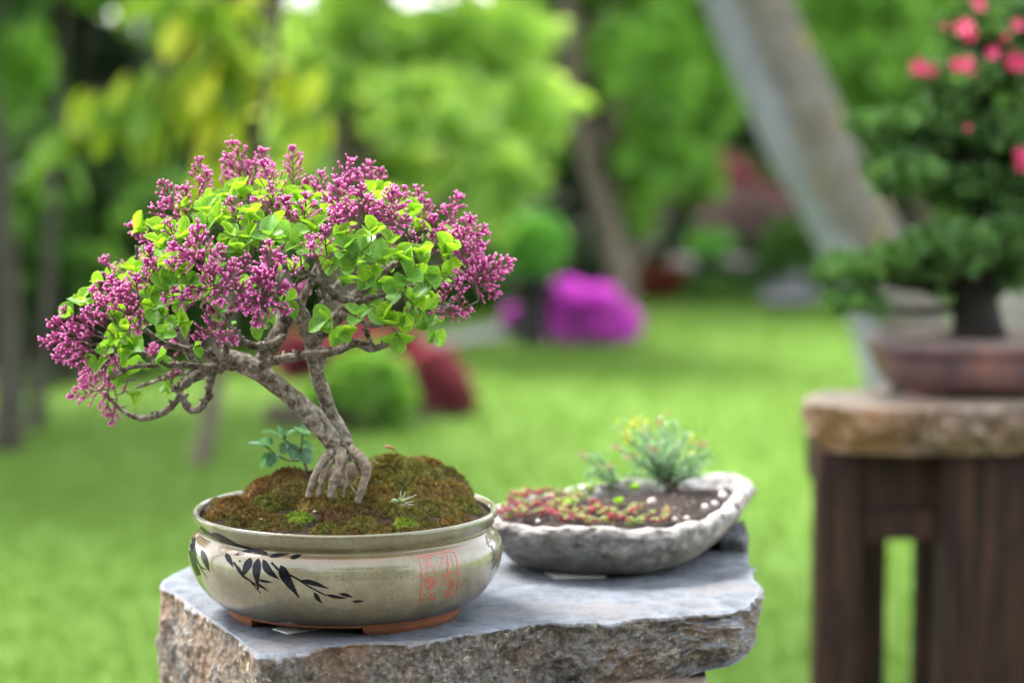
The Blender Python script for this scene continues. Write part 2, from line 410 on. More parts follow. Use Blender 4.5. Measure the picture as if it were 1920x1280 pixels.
# what stands behind the viewer and shades the near side of the pots: hedge and two broad trees
def behind():
    t = empty('garden_hedge', 'tall dark hedge behind the viewer, mirrored faintly in the glazed pot', 'hedge', (0, -3.2, 0))
    mb = MB(); mb.box((0, -3.6, 1.6), (16, .9, 3.2)); mb.build('hedge_core', M_barkdark, t, False)
    n = 16000; P = np.stack([(RNG.random(n)-.5)*16, -3.15+RNG.random(n)*.35, RNG.random(n)*3.4], 1)
    D = RNG.normal(0, 1, (n, 3)); D[:, 1] += 1
    o = scatter('hedge_leaves', QUAD_V, QUAD_F, rotmats(D, RNG.normal(0, 1, n), .14+.12*RNG.random(n)), P, M_lf_deep, t); o['kind'] = 'stuff'
    tree('shade_tree', 'broad tree behind the viewer to the right, mirrored in the glazed pot', [(2.6, -1.2, 0, .16), (2.7, -1.1, 1.6, .13), (2.6, -1.0, 3.4, .08)],
         [((2.4, -.8, 3.4), (2.0, 1.5, .8), 6000), ((.6, -1.6, 3.9), (1.9, 1.3, .7), 5000)], .12, M_lf_deep, M_barkdark)
    tree('shade_tree', 'added unseen tree left of the viewer, its crown shading the near lawn', [(-3.6, 4.0, 0, .16), (-3.5, 4.0, 1.8, .13), (-3.3, 4.0, 4.0, .08)],
         [((-2.2, 8.0, 4.7), (2.3, 1.4, .5), 6200), ((.4, 7.0, 4.9), (1.8, 1.1, .4), 3000)], .12, M_lf_deep, M_barkdark)  # tree added out of view, its crowns shade the near lawn
    tree('shade_tree', 'broad tree behind the viewer to the left, mirrored in the glazed pot', [(-4.0, -2.0, 0, .16), (-3.9, -1.9, 1.6, .13), (-4.0, -1.8, 3.6, .08)],
         [((-3.9, -1.7, 3.8), (1.9, 1.3, .8), 5000)], .12, M_lf_deep, M_barkdark)
behind()
tag(mesh('added_gravel_path', [(-9, -2.9, .02), (9, -2.9, .02), (9, 4.35, .02), (-9, 4.35, .02), (-9, -2.9, -.05), (9, -2.9, -.05), (9, 4.35, -.05), (-9, 4.35, -.05)], [(0, 1, 2, 3), (3, 2, 6, 7), (1, 0, 4, 5), (0, 3, 7, 4), (2, 1, 5, 6)],
    plain('gravel_fine', (.17, .155, .135), .9, .2, .45, 90, .8, .01), None, False), kind='structure')  # path added out of view to keep the ground bounce neutral
# ivy like ground cover over the bed under the far trees
def cover():
    n = 26000; x = (RNG.random(n)-.5)*20; y = 16.3+RNG.random(n)*7
    o = scatter('ground_cover', QUAD_V, QUAD_F, rotmats(np.column_stack([RNG.normal(0, 1, n), RNG.normal(0, 1, n)-.5, np.abs(RNG.normal(0, .8, n))]), RNG.normal(0, 1, n), .10+.08*RNG.random(n)), np.column_stack([x, y, .03+.12*RNG.random(n)]), M_lf_dark)
    tag(o, kind='stuff', label='dark low ground cover under the far trees')
cover()
# left mass: deep green shrubs and small trees at the lawn edge
def shrub(name, label, clumps, size, mat, group=None, cat='shrub', flowers=None, stems=5, barkm=None):
    c0 = np.mean([c for c, r, n in clumps], axis=0)
    t = empty(name, label, cat, (c0[0], c0[1], 0), group); mb = MB()
    for k in range(stems):
        c = np.array(clumps[k % len(clumps)][0]); s = np.array((c0[0]+RNG.normal(0, .06), c0[1]+RNG.normal(0, .06), 0))
        q = catmull([s, (s+c)/2+RNG.normal(0, .05, 3), c], 3); mb.tube(q, np.linspace(.03, .01, len(q)), 6)
    mb.build('stems', barkm or M_barkdark, t)
    foliage('foliage', clumps, size, mat, t)
    if flowers: foliage('blossom', flowers[0], flowers[1], flowers[2], t)
    return t
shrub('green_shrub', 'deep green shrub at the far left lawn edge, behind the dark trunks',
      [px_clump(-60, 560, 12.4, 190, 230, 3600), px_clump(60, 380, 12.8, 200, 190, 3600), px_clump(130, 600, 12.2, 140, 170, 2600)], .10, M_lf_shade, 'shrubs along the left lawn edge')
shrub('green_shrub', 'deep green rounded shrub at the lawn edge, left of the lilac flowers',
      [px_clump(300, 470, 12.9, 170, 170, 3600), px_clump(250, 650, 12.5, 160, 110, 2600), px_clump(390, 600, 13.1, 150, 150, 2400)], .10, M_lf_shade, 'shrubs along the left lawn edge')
shrub('green_shrub', 'bright green low shrub behind the lilac twigs on the left',
      [px_clump(70, 400, 11.9, 60, 45, 420), px_clump(180, 520, 11.8, 90, 50, 500), px_clump(300, 400, 12.2, 110, 60, 600)], .09, M_lf_deep, 'shrubs along the left lawn edge')
shrub('green_shrub', 'deep green shrub hidden mostly behind the lilac bonsai crown',
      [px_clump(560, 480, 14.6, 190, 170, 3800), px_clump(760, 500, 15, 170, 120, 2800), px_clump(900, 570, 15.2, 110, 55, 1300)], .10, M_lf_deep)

shrub('green_shrub', 'wide deep green shrub beyond the far left lawn edge',
      [((-5.6, 12.8, .9), (1.3, .9, .9), 3600), ((-7.6, 13.2, 1.1), (1.4, .9, 1.1), 3600), ((-6.4, 14.6, 1.8), (1.6, 1.0, 1.3), 3600)], .12, M_lf_shade, 'shrubs along the left lawn edge')
shrub('green_shrub', 'wide deep green shrub beyond the far right lawn edge',
      [((5.2, 16.6, .8), (1.3, .9, .8), 3000), ((7.4, 17, 1.2), (1.5, .9, 1.2), 3600)], .12, M_lf_shade)
# dark trunks on the left with crowns above the frame
tree('dark_trunk_tree', 'dark thick trunked tree at the left edge of the lawn, nearest of the left trees',
     [pw(14, 868, 9.4, .07), pw(18, 600, 9.4, .05), pw(-6, 300, 9.4, .04), pw(-30, 60, 9.5, .035), pw(-30, -300, 9.6, .04)],
     [px_clump(-40, -40, 9.6, 130, 100, 1100), px_clump(60, -260, 9.7, 260, 160, 2200)], .10, M_lf_deep, M_barkmid, group='trees on the left side of the lawn')
tree('dark_trunk_tree', 'slim dark trunked tree right of the thick one at the left lawn edge',
     [pw(62, 850, 9.9, .045), pw(84, 620, 9.9, .026), pw(100, 380, 10, .018), pw(120, 60, 10.1, .014), pw(170, -200, 10.1, .02)],
     [px_clump(190, -60, 10.3, 190, 60, 800), px_clump(40, 130, 10.8, 80, 80, 260)], .10, M_lf_mid, M_barkmid, group='trees on the left side of the lawn')

foliage('crown', [((-3.8, 10.4, 2.9), (2.3, 1.7, .75), 13000), ((-3.3, 10.9, 2.35), (1.4, .9, .35), 3500), ((-5.6, 10.2, 4.0), (2.0, 1.8, .9), 6000), ((-2.9, 9.6, 3.6), (1.2, 1.2, .5), 2500)], .13, M_lf_deep, bpy.data.objects['dark_trunk_tree'])
# cherry tree with the thin grey trunk: big drooping yellow-green leaves
def cherry():
    t = empty('cherry_tree', 'thin grey trunked tree behind the lilac with big drooping yellow green leaves', 'tree', tuple(atz(372, 880, 0)))
    C = catmull([pw(372, 884, 9.0, .042), pw(398, 760, 9.0, .034), pw(425, 560, 9.0, .028), pw(470, 330, 9.0, .02), pw(520, 60, 8.9, .014), pw(560, -260, 8.9, .012)], 5)
    mb = MB(); mb.tube(C[:, :3], C[:, 3], 10, knob=.15); mb.build('trunk', M_bark, t)
    limbs = [[(500, 150), (430, 120), (330, 190), (230, 240), (110, 262)], [(510, 90), (450, 50), (370, 100), (260, 150), (150, 180)],
             [(520, 40), (440, -10), (360, 10), (300, -20)], [(495, 190), (430, 230), (400, 320)], [(505, 120), (560, 150), (600, 230), (560, 330)]]
    Y = 8.6; k = 0; me = []
    bv = []; bf = []
    for i in range(7):
        s = i/6; wd = .24*math.sin(PI*min(1, s*.95+.03))**.8; bv += [(-wd, s, .06*abs(wd)-.22*s*s), (0, s, -.22*s*s-.03), (wd, s, .06*abs(wd)-.22*s*s)]
    for i in range(6):
        for j in range(2): a = i*3+j; bf.append((a, a+1, a+4, a+3))
    shared = [mesh('cherry_leaf', np.array(bv)*(1, 1, q), bf, m_, link_it=False) for q in (.6, 1.3) for m_ in (M_ch1, M_ch2)]
    for lm in limbs:
        pts = [at(u, v, Y+.1*(i % 2)) for i, (u, v) in enumerate(lm)]; q = catmull(pts, 8); mb = MB(); mb.tube(q, np.linspace(.012, .003, len(q)), 6); mb.build('branch', M_bark, t)
        for i in range(4, len(q), 1):
            for side in (0, 1):
                if random.random() < .45: continue
                o = bpy.data.objects.new('leaf', random.choice(shared)); COL.objects.link(o)
                d = Vector((random.gauss(-.35, .45), random.gauss(0, .5), random.gauss(-.75, .35)))
                s = random.uniform(.15, .25); Mx = rotmats(np.array([d]), np.array([random.gauss(0, .8)]), s)[0]
                o.parent = t; o.matrix_parent_inverse = t.matrix_world.inverted()
                o.matrix_world = Matrix.Translation(Vector(q[i])+Vector(np.random.normal(0, .03, 3)))@Matrix(Mx.tolist()).to_4x4()
M_ch1 = leafmat('leaf_cherry', (.28, .42, .03), (.44, .56, .05), (.62, .62, .07), .5, tcol=(1.3, 1.2, .4), obj=True)
M_ch2 = leafmat('leaf_cherry_green', (.10, .24, .04), (.20, .36, .08), (.32, .44, .06), .5, rough=.35, tcol=(1.2, 1.2, .4), obj=True)
cherry()

# maple with light crown, filling the middle of the background
tree('maple_tree', 'light yellow green maple crown above and behind the lilac, middle of the background',
     [pw(640, 655, 12.6, .09), pw(650, 500, 12.6, .085), pw(640, 300, 12.6, .075), pw(660, 60, 12.7, .06), pw(660, -200, 12.7, .04)],
     [px_clump(670, 90, 12.6, 150, 110, 1600), px_clump(800, 200, 12.3, 170, 75, 1300), px_clump(880, 90, 12.8, 170, 90, 1500), px_clump(700, 330, 12.9, 190, 70, 900),
      px_clump(935, 330, 12.2, 90, 65, 800), px_clump(560, 170, 12.8, 80, 110, 600), px_clump(980, 200, 13, 120, 80, 900), px_clump(750, -90, 12.7, 330, 80, 2000), px_clump(910, 410, 12.2, 60, 30, 160)],
     .085, M_lf_yel, M_bark)
# green tree with slim leaning trunk
tree('leaning_slim_tree', 'green tree with a slim leaning trunk behind the magenta azalea', 
     [pw(1172, 575, 15.1, .09), pw(1150, 460, 15.1, .075), pw(1115, 340, 15.1, .07), pw(1088, 200, 15.1, .07), pw(1066, 20, 15.1, .07), pw(1030, -200, 15.4, .05)],
     [px_clump(985, 60, 15.6, 90, 90, 900), px_clump(1220, 110, 15, 105, 110, 1400), px_clump(1290, 180, 15.4, 110, 110, 1400), px_clump(1230, 290, 15.1, 80, 70, 700),
      px_clump(1300, 310, 15.5, 70, 60, 500), px_clump(1000, 230, 15.5, 90, 90, 800), px_clump(1340, 60, 15.4, 110, 90, 1100), px_clump(1180, -70, 15.2, 240, 70, 1800), px_clump(1200, 395, 15.2, 30, 40, 160)],
     .10, M_lf_mid, M_bark)
tree('broadleaf_tree', 'green broadleaf tree between the big leaning trunk and the potted azalea',
     [pw(1760, 560, 16.5, .11), pw(1740, 400, 16.5, .10), pw(1700, 200, 16.5, .08), pw(1680, -40, 16.5, .06)],
     [px_clump(1620, 90, 16.2, 130, 100, 1600), px_clump(1740, 200, 16.5, 150, 130, 1800), px_clump(1850, 60, 16.8, 160, 120, 1800), px_clump(1640, 250, 16.4, 90, 80, 700), px_clump(1560, -20, 16.2, 140, 70, 1100), px_clump(1850, 330, 16.6, 140, 120, 1500)],
     .11, M_lf_mid, M_bark)

# unseen high crowns added above the picture to keep the far planting in shade
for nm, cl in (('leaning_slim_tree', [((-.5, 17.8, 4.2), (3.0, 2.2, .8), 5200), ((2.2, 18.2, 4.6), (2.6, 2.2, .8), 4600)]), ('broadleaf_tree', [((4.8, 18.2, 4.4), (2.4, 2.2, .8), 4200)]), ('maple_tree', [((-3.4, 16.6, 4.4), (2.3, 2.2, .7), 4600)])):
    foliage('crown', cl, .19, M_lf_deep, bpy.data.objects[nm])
# big leaning trunk behind the wooden stand: bluish sky light painted pale on the left, lichen on the right
def lean_tree():
    t = empty('leaning_tree', 'big grey leaning tree trunk with yellow lichen behind the wooden stand', 'tree', tuple(atz(1710, 745, 0)))
    Y = 10.9
    m, tt = newmat('bark_grey_lichen'); p = geo(tt)
    c = ramp(tt, noise(tt, 12, 6, .7, p), [(.3, (.075, .066, .06)), (.55, (.13, .115, .105)), (.75, (.20, .18, .165))])
    c = mixc(tt, mathn(tt, 'MULTIPLY', ramp(tt, noise(tt, 7, 4, .6, p), [(.58, (0, 0, 0)), (.68, (1, 1, 1))]), .8), c, (.21, .15, .035))
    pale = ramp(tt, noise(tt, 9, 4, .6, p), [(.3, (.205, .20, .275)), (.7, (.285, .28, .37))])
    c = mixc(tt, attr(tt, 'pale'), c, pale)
    m = out(m, tt, principled(tt, c, .85, .2, bump(tt, noise(tt, 25, 6, .65, p), .7, .02)))
    P = [pw(1770, 800, Y, .29), pw(1716, 690, Y, .235), pw(1680, 590, Y, .215), pw(1608, 440, Y, .19), pw(1534, 300, Y, .192), pw(1464, 150, Y, .192), pw(1402, 0, Y, .188), pw(1352, -170, Y, .20), pw(1270, -420, Y, .16)]
    C = catmull(P, 8); V, F = tube_data(C[:, :3], C[:, 3], 36, True, .06, 3)
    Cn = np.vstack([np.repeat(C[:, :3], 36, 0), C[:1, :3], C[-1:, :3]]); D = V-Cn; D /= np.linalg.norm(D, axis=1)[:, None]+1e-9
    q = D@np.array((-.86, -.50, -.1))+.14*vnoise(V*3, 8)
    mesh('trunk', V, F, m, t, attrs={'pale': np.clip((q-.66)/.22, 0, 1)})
    foliage('crown', [px_clump(1250, -520, 11, 420, 190, 2500), px_clump(1500, -420, 11.5, 300, 150, 1800)], .10, M_lf_mid, t)
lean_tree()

# weeping crimson maple with a green shrub in front
shrub('weeping_red_maple', 'crimson weeping maple mound behind the lilac trunk', 
      [px_clump(570, 672, 10.4, 60, 40, 900), px_clump(765, 675, 10.45, 55, 45, 1500), px_clump(800, 705, 10.4, 52, 50, 1700), px_clump(832, 738, 10.35, 50, 44, 1700), px_clump(852, 758, 10.3, 30, 26, 700), px_clump(670, 650, 10.7, 110, 34, 1400)],
      .05, M_lf_red, cat='shrub', stems=6)
shrub('green_mound_shrub', 'low bright green shrub in front of the crimson maple, right of the lilac trunk',
      [px_clump(690, 705, 9.95, 68, 50, 1500), px_clump(635, 745, 9.9, 66, 36, 900), px_clump(735, 755, 9.9, 42, 28, 500)], .06, M_lf_mid)
sheet('bed_soil_and_shade', gp((500, 770), (640, 772), (800, 768), (885, 776), (870, 792), (760, 800), (620, 812), (500, 806)), .035, M_soil_shade, h=.02)  # dark sheet standing in for the shade under maple and shrub
shrub('green_shrub', 'dark low ground hugging shrub at the left lawn edge below the hedge',
      [px_clump(60, 740, 11.2, 150, 36, 900), px_clump(260, 745, 11.4, 120, 30, 800), px_clump(400, 715, 11.8, 70, 24, 400)], .07, M_lf_dark)

# magenta azalea
Yz = 13.2
t = shrub('magenta_azalea', 'low magenta azalea mound covered in blossom beside the dark post', [px_clump(1095, 594, Yz, 84, 38, 1500), px_clump(1165, 605, Yz, 36, 28, 300), px_clump(970, 606, Yz+.3, 22, 24, 300)], .05, M_lf_deep,
      flowers=([px_clump(1058, 578, Yz-.03, 44, 44, 1900), px_clump(1110, 580, Yz-.05, 52, 42, 2100), px_clump(1108, 608, Yz-.06, 86, 24, 2200), px_clump(1160, 602, Yz, 38, 28, 1300), px_clump(968, 608, Yz+.3, 20, 26, 500)], .055, M_fl_mag))
# ball tree on the dark post
def ball_tree():
    t = empty('ball_bonsai', 'round green ball shaped bonsai in a dark pot on the dark post', 'bonsai', tuple(at(996, 520, 13)))
    c = at(995, 462, 13); mb = MB(); mb.tube([at(996, 522, 13), at(994, 500, 13), c], [.02, .018, .015], 8); mb.build('trunk', M_barkdark, t)
    foliage('crown', [(c, (.175, .175, .165), 3600)], .045, M_lf_mid2, t)
    mb = MB(); z0 = at(996, 538, 13); mb.tube([z0+(0, 0, 0), z0+(0, 0, .012), z0+(0, 0, .045), z0+(0, 0, .05)], [.085, .09, .105, .108], 20); mb.build('pot', M_post, t)
    p0 = atz(998, 643, 0); p = empty('dark_post', 'dark square post stand carrying the ball shaped bonsai', 'plant stand', tuple(p0))
    y = 13.0; b = at(998, 648, y); top = at(998, 539, y)
    mb = MB(); mb.box((b[0], y, top[2]/2-.02), (.145, .145, top[2]-.04), bev=.005); mb.build('post', M_post, p, False)
    mb = MB(); mb.box((b[0], y, top[2]-.02), (.27, .27, .04), bev=.006); mb.build('top_board', M_barkdark, p, False)
M_lf_mid2 = leafmat('leaf_ball_green', (.12, .36, .07), (.20, .50, .11), (.32, .62, .19), .4)
M_post = plain('post_dark', (.018, .018, .022), .6, .4)
ball_tree()
# far rhododendrons and odds behind
shrub('rhododendron', 'rose red and pale pink flowering rhododendron far behind, left of the leaning trunk',
      [px_clump(1400, 370, 17.6, 95, 75, 1500), px_clump(1400, 430, 17.6, 90, 50, 900)], .08, M_lf_deep,
      flowers=([px_clump(1360, 335, 17.2, 60, 42, 700), px_clump(1440, 375, 17.2, 32, 30, 260), px_clump(1350, 360, 17.2, 40, 20, 200)], .08, M_fl_pink))
shrub('pale_rhododendron', 'pale pink flowering shrub below the rose red rhododendron', [px_clump(1395, 420, 17, 90, 40, 700)], .07, M_lf_deep,
      flowers=([px_clump(1395, 400, 16.8, 80, 38, 900), px_clump(1410, 430, 16.8, 66, 22, 350)], .07, M_fl_pale))
shrub('red_barberry', 'low rusty red shrub behind the right end of the magenta azalea', [px_clump(1235, 530, 15.8, 55, 34, 900)], .05, leafmat('leaf_rust', (.08, .015, .01), (.15, .03, .018), (.24, .07, .03), .3))
shrub('round_shrub', 'small round blue green shrub under the pale pink blossom', [px_clump(1330, 462, 16.2, 42, 26, 700)], .05, M_lf_mid2)
shrub('low_hedge_plant', 'dark low clipped shrub at the far lawn edge', [px_clump(1345, 545, 15.6, 80, 24, 1500)], .05, M_lf_deep)
shrub('low_hedge_plant', 'dark bushy shrub at the far lawn edge, left of the leaning trunk', [px_clump(1475, 480, 15.9, 60, 62, 1700), px_clump(1540, 520, 16, 60, 50, 1000)], .06, M_lf_deep)
M_pale = plain('stone_pale', (.27, .25, .235), .8, .3, .15, 20, .4, .01)
def boulder(name, label, c, r, mat, cat='stone', group=None, seed=0, parent=None, n=24):
    th = np.linspace(0, PI, n//2+1); V = []
    for a in th:
        for b in np.arange(n)/n*2*PI: V.append((math.sin(a)*math.cos(b), math.sin(a)*math.sin(b), math.cos(a)))
    V = np.array(V); V *= (1+.28*fbm(V+seed*7.3, 1.3, 3, seed))[:, None]; V = V*np.array(r)
    F = [(i*n+j, (i+1)*n+j, (i+1)*n+(j+1) % n, i*n+(j+1) % n) for i in range(n//2) for j in range(n)]
    if parent is not None: return mesh(name, V+np.array(c), F, mat, parent)
    o = mesh(name, V, F, mat); o.location = c
    return tag(o, label, cat, group)
boulder('pale_boulder', 'pale rounded boulder in the far planting, behind the magenta azalea', at(1280, 495, 16), (.09, .08, .06), M_pale, group=None, seed=1)
boulder('pale_boulder', 'wide pale flat boulder in the far planting, left of the leaning trunk', at(1375, 494, 16.4), (.20, .12, .05), M_pale, seed=2)
boulder('pale_boulder', 'grey boulder by the flagstone path, left of the leaning trunk foot', (*atz(1475, 560, 0)[:2], .1), (.17, .15, .13), M_path, seed=3)
boulder('pale_boulder', 'large pale grey boulder at the right edge, behind the potted azalea', at(1925, 560, 6.6), (.13, .12, .32), M_pale, seed=5)
# ================================================================ RIGHT STAND WITH POTTED AZALEA
def wood_dark():
    m, t = newmat('wood_dark_stained')
    tc = N(t, 'ShaderNodeTexCoord').outputs['Object']
    mp = N(t, 'ShaderNodeMapping'); L(t, tc, mp.inputs[0]); mp.inputs['Scale'].default_value = (1, 1, .06)
    n = noise(t, 70, 5, .6, mp.outputs[0]); n2 = noise(t, 6, 3, .5, mp.outputs[0])
    c = ramp(t, n, [(.32, (.006, .004, .004)), (.5, (.028, .014, .010)), (.68, (.085, .038, .020))])
    c = mixc(t, mathn(t, 'MULTIPLY', n2, .5), c, (.014, .011, .014))
    return out(m, t, principled(t, c, .7, .18, bump(t, n, .8, .004)))
M_wood = wood_dark()
def rock_mat(name, top, side, speck, brown, sc=1.0, crisp=1.0):
    m, t = newmat(name); p = geo(t); nz = N(t, 'ShaderNodeSeparateXYZ'); L(t, geo(t, 'True Normal'), nz.inputs[0])
    n1 = noise(t, 26*sc, 7, .68, p, dist=.5); n2 = noise(t, 120*sc, 6, .75, p); n3 = noise(t, 7*sc, 5, .6, p)
    ct = ramp(t, n1, [(.32, tuple(x*.42 for x in top)), (.5, top), (.66, tuple(min(1, x*1.5) for x in top))])
    ct = mixc(t, ramp(t, n2, [(.60, (0, 0, 0)), (.72, (1, 1, 1))]), ct, tuple(x*.38 for x in top))
    ct = mixc(t, mathn(t, 'MULTIPLY', ramp(t, noise(t, 220*sc, 3, .6, p), [(.5, (0, 0, 0)), (.7, (1, 1, 1))]), .45), ct, tuple(min(1, x*1.7) for x in top))
    ct = mixc(t, ramp(t, noise(t, 6.5*sc, 5, .65, p), [(.54, (0, 0, 0)), (.66, (.55, .55, .55))]), ct, (top[0]*1.25, top[1]*.92, top[2]*.72))
    cs = ramp(t, n2, [(.36, tuple(x*.12 for x in side)), (.46, tuple(x*.6 for x in side)), (.56, tuple(x*1.1 for x in side)), (.68, tuple(min(1, x*2.3) for x in side))])
    cs = mixc(t, ramp(t, n3, [(.45, (0, 0, 0)), (.62, (.75, .75, .75))]), cs, mixc(t, n1, tuple(x*.3 for x in brown), tuple(min(1, x*1.5) for x in brown)))
    vor = N(t, 'ShaderNodeTexVoronoi'); vor.inputs['Scale'].default_value = 75*sc; L(t, mixc(t, .030, p, noise(t, 110*sc, 4, .7, p, out=1), 'ADD'), vor.inputs['Vector'])
    spk = ramp(t, mathn(t, 'ADD', vor.outputs['Distance'], mathn(t, 'MULTIPLY', noise(t, 9*sc, 2, .5, p), .9)), [(.58, (1, 1, 1)), (.65, (0, 0, 0))])
    cs = mixc(t, mathn(t, 'MULTIPLY', spk, .85), cs, speck)
    fz = ramp(t, mathn(t, 'ADD', nz.outputs[2], mathn(t, 'MULTIPLY', mathn(t, 'SUBTRACT', n2, .5), .35)), [(.60, (0, 0, 0)), (.78, (1, 1, 1))])
    c = mixc(t, fz, cs, ct)
    pt_ = ramp(t, geo(t, 'Pointiness'), [(.515, (0, 0, 0)), (.56, (1, 1, 1))])
    c = mixc(t, mathn(t, 'MULTIPLY', pt_, .55), c, tuple(min(1, x*2.6) for x in top))
    h = mathn(t, 'ADD', mathn(t, 'MULTIPLY', n1, .5), n2)
    nb = bump(t, noise(t, 380*sc, 4, .65, p), .5*crisp, .0015, bump(t, h, 1.0*crisp, .010))
    return out(m, t, principled(t, c, .62, .45, nb))
def rock_slab(name, top_xy, z1, z0, mat, parent=None, amp=.012, seed=0, per=420, rings=46, inset=None, topamp=.0015, lip=None, freq=14):
    """closed rough slab from an outline seen from above"""
    P = np.array([p[:2] for p in top_xy], float); Q = np.vstack([P, P[:1]])
    d = np.concatenate([[0], np.cumsum(np.linalg.norm(np.diff(Q, axis=0), axis=1))])
    s = np.linspace(0, d[-1], per, endpoint=False); O = np.stack([np.interp(s, d, Q[:, 0]), np.interp(s, d, Q[:, 1])], 1)
    k = 5; O = np.mean([np.roll(O, j, 0) for j in range(-k, k+1)], 0)*.75+O*.25
    c = O.mean(0); tn = np.roll(O, -1, 0)-np.roll(O, 1, 0); nr = np.stack([tn[:, 1], -tn[:, 0]], 1); nr /= np.linalg.norm(nr, axis=1)[:, None]
    if np.mean(np.sum(nr*(O-c), 1)) < 0: nr = -nr
    V = []; H = z1-z0
    for i in range(rings+1):
        f = i/rings; z = z1-H*f
        sh = (inset(f, O, s/d[-1]) if inset else 0)
        B = np.column_stack([O, np.full(per, z)])
        n_ = fbm(B, freq, 5, seed)*amp*1.6+np.abs(fbm(B, freq*.45, 3, seed+9))*amp*1.4-amp*.6+fbm(B, freq*5, 3, seed+19)*amp*.35
        e = min(1, f*rings/3.0)*min(1, (1-f)*rings/3)
        off = n_*(.25+.75*e)-.004*(1-min(1, f*rings/2))+sh
        zz = z+fbm(B, freq*.8, 3, seed+4)*amp*.5*e
        V.append(np.column_stack([O+nr*np.asarray(off).reshape(-1, 1)*np.ones((per, 1)), zz]))
    sideV = np.vstack(V); n0 = V[0]; n1 = V[-1]
    F = [(i*per+j, (i+1)*per+j, (i+1)*per+(j+1) % per, i*per+(j+1) % per) for i in range(rings) for j in range(per)]
    V = [sideV]; off = len(sideV); K = 60
    def cap(base, r0, top):
        nonlocal off
        prev = r0
        cc = base[:, :2].mean(0)
        for k in range(1, K):
            f = 1-(k/K); B = np.column_stack([cc+(base[:, :2]-cc)*f, np.full(per, base[:, 2].mean())])
            if top:
                dist = np.linalg.norm(base[:, :2]-B[:, :2], axis=1)
                B[:, 2] = z1+topamp*fbm(B, 18, 4, seed+31)*2+topamp*.8*fbm(B, 90, 3, seed+33)+.0028*(1-np.exp(-dist/.006))-.003
            V.append(B); cur = off+(k-1)*per
            for j in range(per):
                f4 = (prev+j, prev+(j+1) % per, cur+(j+1) % per, cur+j)
                F.append(f4 if top else f4[::-1])
            prev = cur
        ctr = np.array([[cc[0], cc[1], V[-1][:, 2].mean()]]); V.append(ctr); ci = off+(K-1)*per
        for j in range(per):
            F.append((prev+j, prev+(j+1) % per, ci) if top else (ci, prev+(j+1) % per, prev+j))
        off = ci+1
    cap(n0, 0, True); cap(n1, rings*per, False)
    Vv = np.vstack(V)
    return mesh(name, Vv, F, mat, parent)

Ys = 4.95
def right_stand():
    t = empty('wooden_stand', 'dark stained wooden stand with a rusty stone top at the right edge', 'plant stand', tuple(atz(1650, 1400, 0)))
    zt_ = at(1700, 845, Ys)[2]
    s = Ys/FPX*1.0
    def post(u0, u1, Y, dep, top=None, vt=845, name='leg'):
        a, b = at(u0, vt, Y), at(u1, vt, Y); x = (a[0]+b[0])/2; wd = (b[0]-a[0])
        zz = top or zt_
        mb = MB(); mb.box((0, 0, 0), (wd, dep, zz), bev=.004); o = mb.build(name, M_wood, None, False)
        o.location = (x, Y+dep/2, zz/2); o.parent = t; o.matrix_parent_inverse = t.matrix_world.inverted(); return o
    post(1533, 1612, Ys, .085)
    post(1612, 1667, Ys+.42, .08)
    post(1725, 1775, Ys+.42, .08)
    post(1772, 1938, Ys-.01, .10)
    post(2010, 2110, Ys-.01, .10)
    post(1940, 2008, Ys+.01, .05)
    def rail(u0, u1, v0, v1, Y, dep, name='rail'):
        a, b = at(u0, v0, Y), at(u1, v1, Y)
        mb = MB(); mb.box((0, 0, 0), (b[0]-a[0], dep, a[2]-b[2]), Matrix.Rotation(0, 4, 'X'), bev=.003); o = mb.build(name, M_wood, None, False)
        o.location = ((a[0]+b[0])/2, Y+dep/2, (a[2]+b[2])/2); o.parent = t; o.matrix_parent_inverse = t.matrix_world.inverted()
    rail(1610, 1774, 850, 955, Ys+.035, .035); rail(1610, 1774, 957, 1012, Ys+.02, .05)
    rail(1612, 1667+140, 850, 930, Ys+.43, .04)
    # side rail running back
    a = at(1575, 845, Ys); mb = MB(); mb.box((a[0], Ys+.25, zt_-.06), (.04, .34, .11), bev=.003); mb.build('rail', M_wood, t, False)
    m = rock_mat('stone_rusty', (.19, .155, .125), (.15, .11, .085), (.36, .28, .19), (.26, .12, .04), .5, 1)
    z1 = at(1700, 762, Ys-.06)[2]
    o = rock_slab('stone_top', [at(1504, 762, Ys+.03), at(1560, 760, Ys-.05), at(1700, 762, Ys-.08), at(1900, 770, Ys-.07), at(2080, 770, Ys-.02), at(2100, 740, Ys+.5), at(1800, 740, Ys+.52), at(1690, 740, Ys+.46), at(1632, 740, Ys+.23), at(1545, 740, Ys+.19), at(1508, 750, Ys+.12)],
              z1, zt_+.0, m, t, amp=.021, seed=5, per=300, rings=26, freq=11, inset=lambda f, O, s: -.03*f**2)
    return z1
Z_AZ = right_stand()

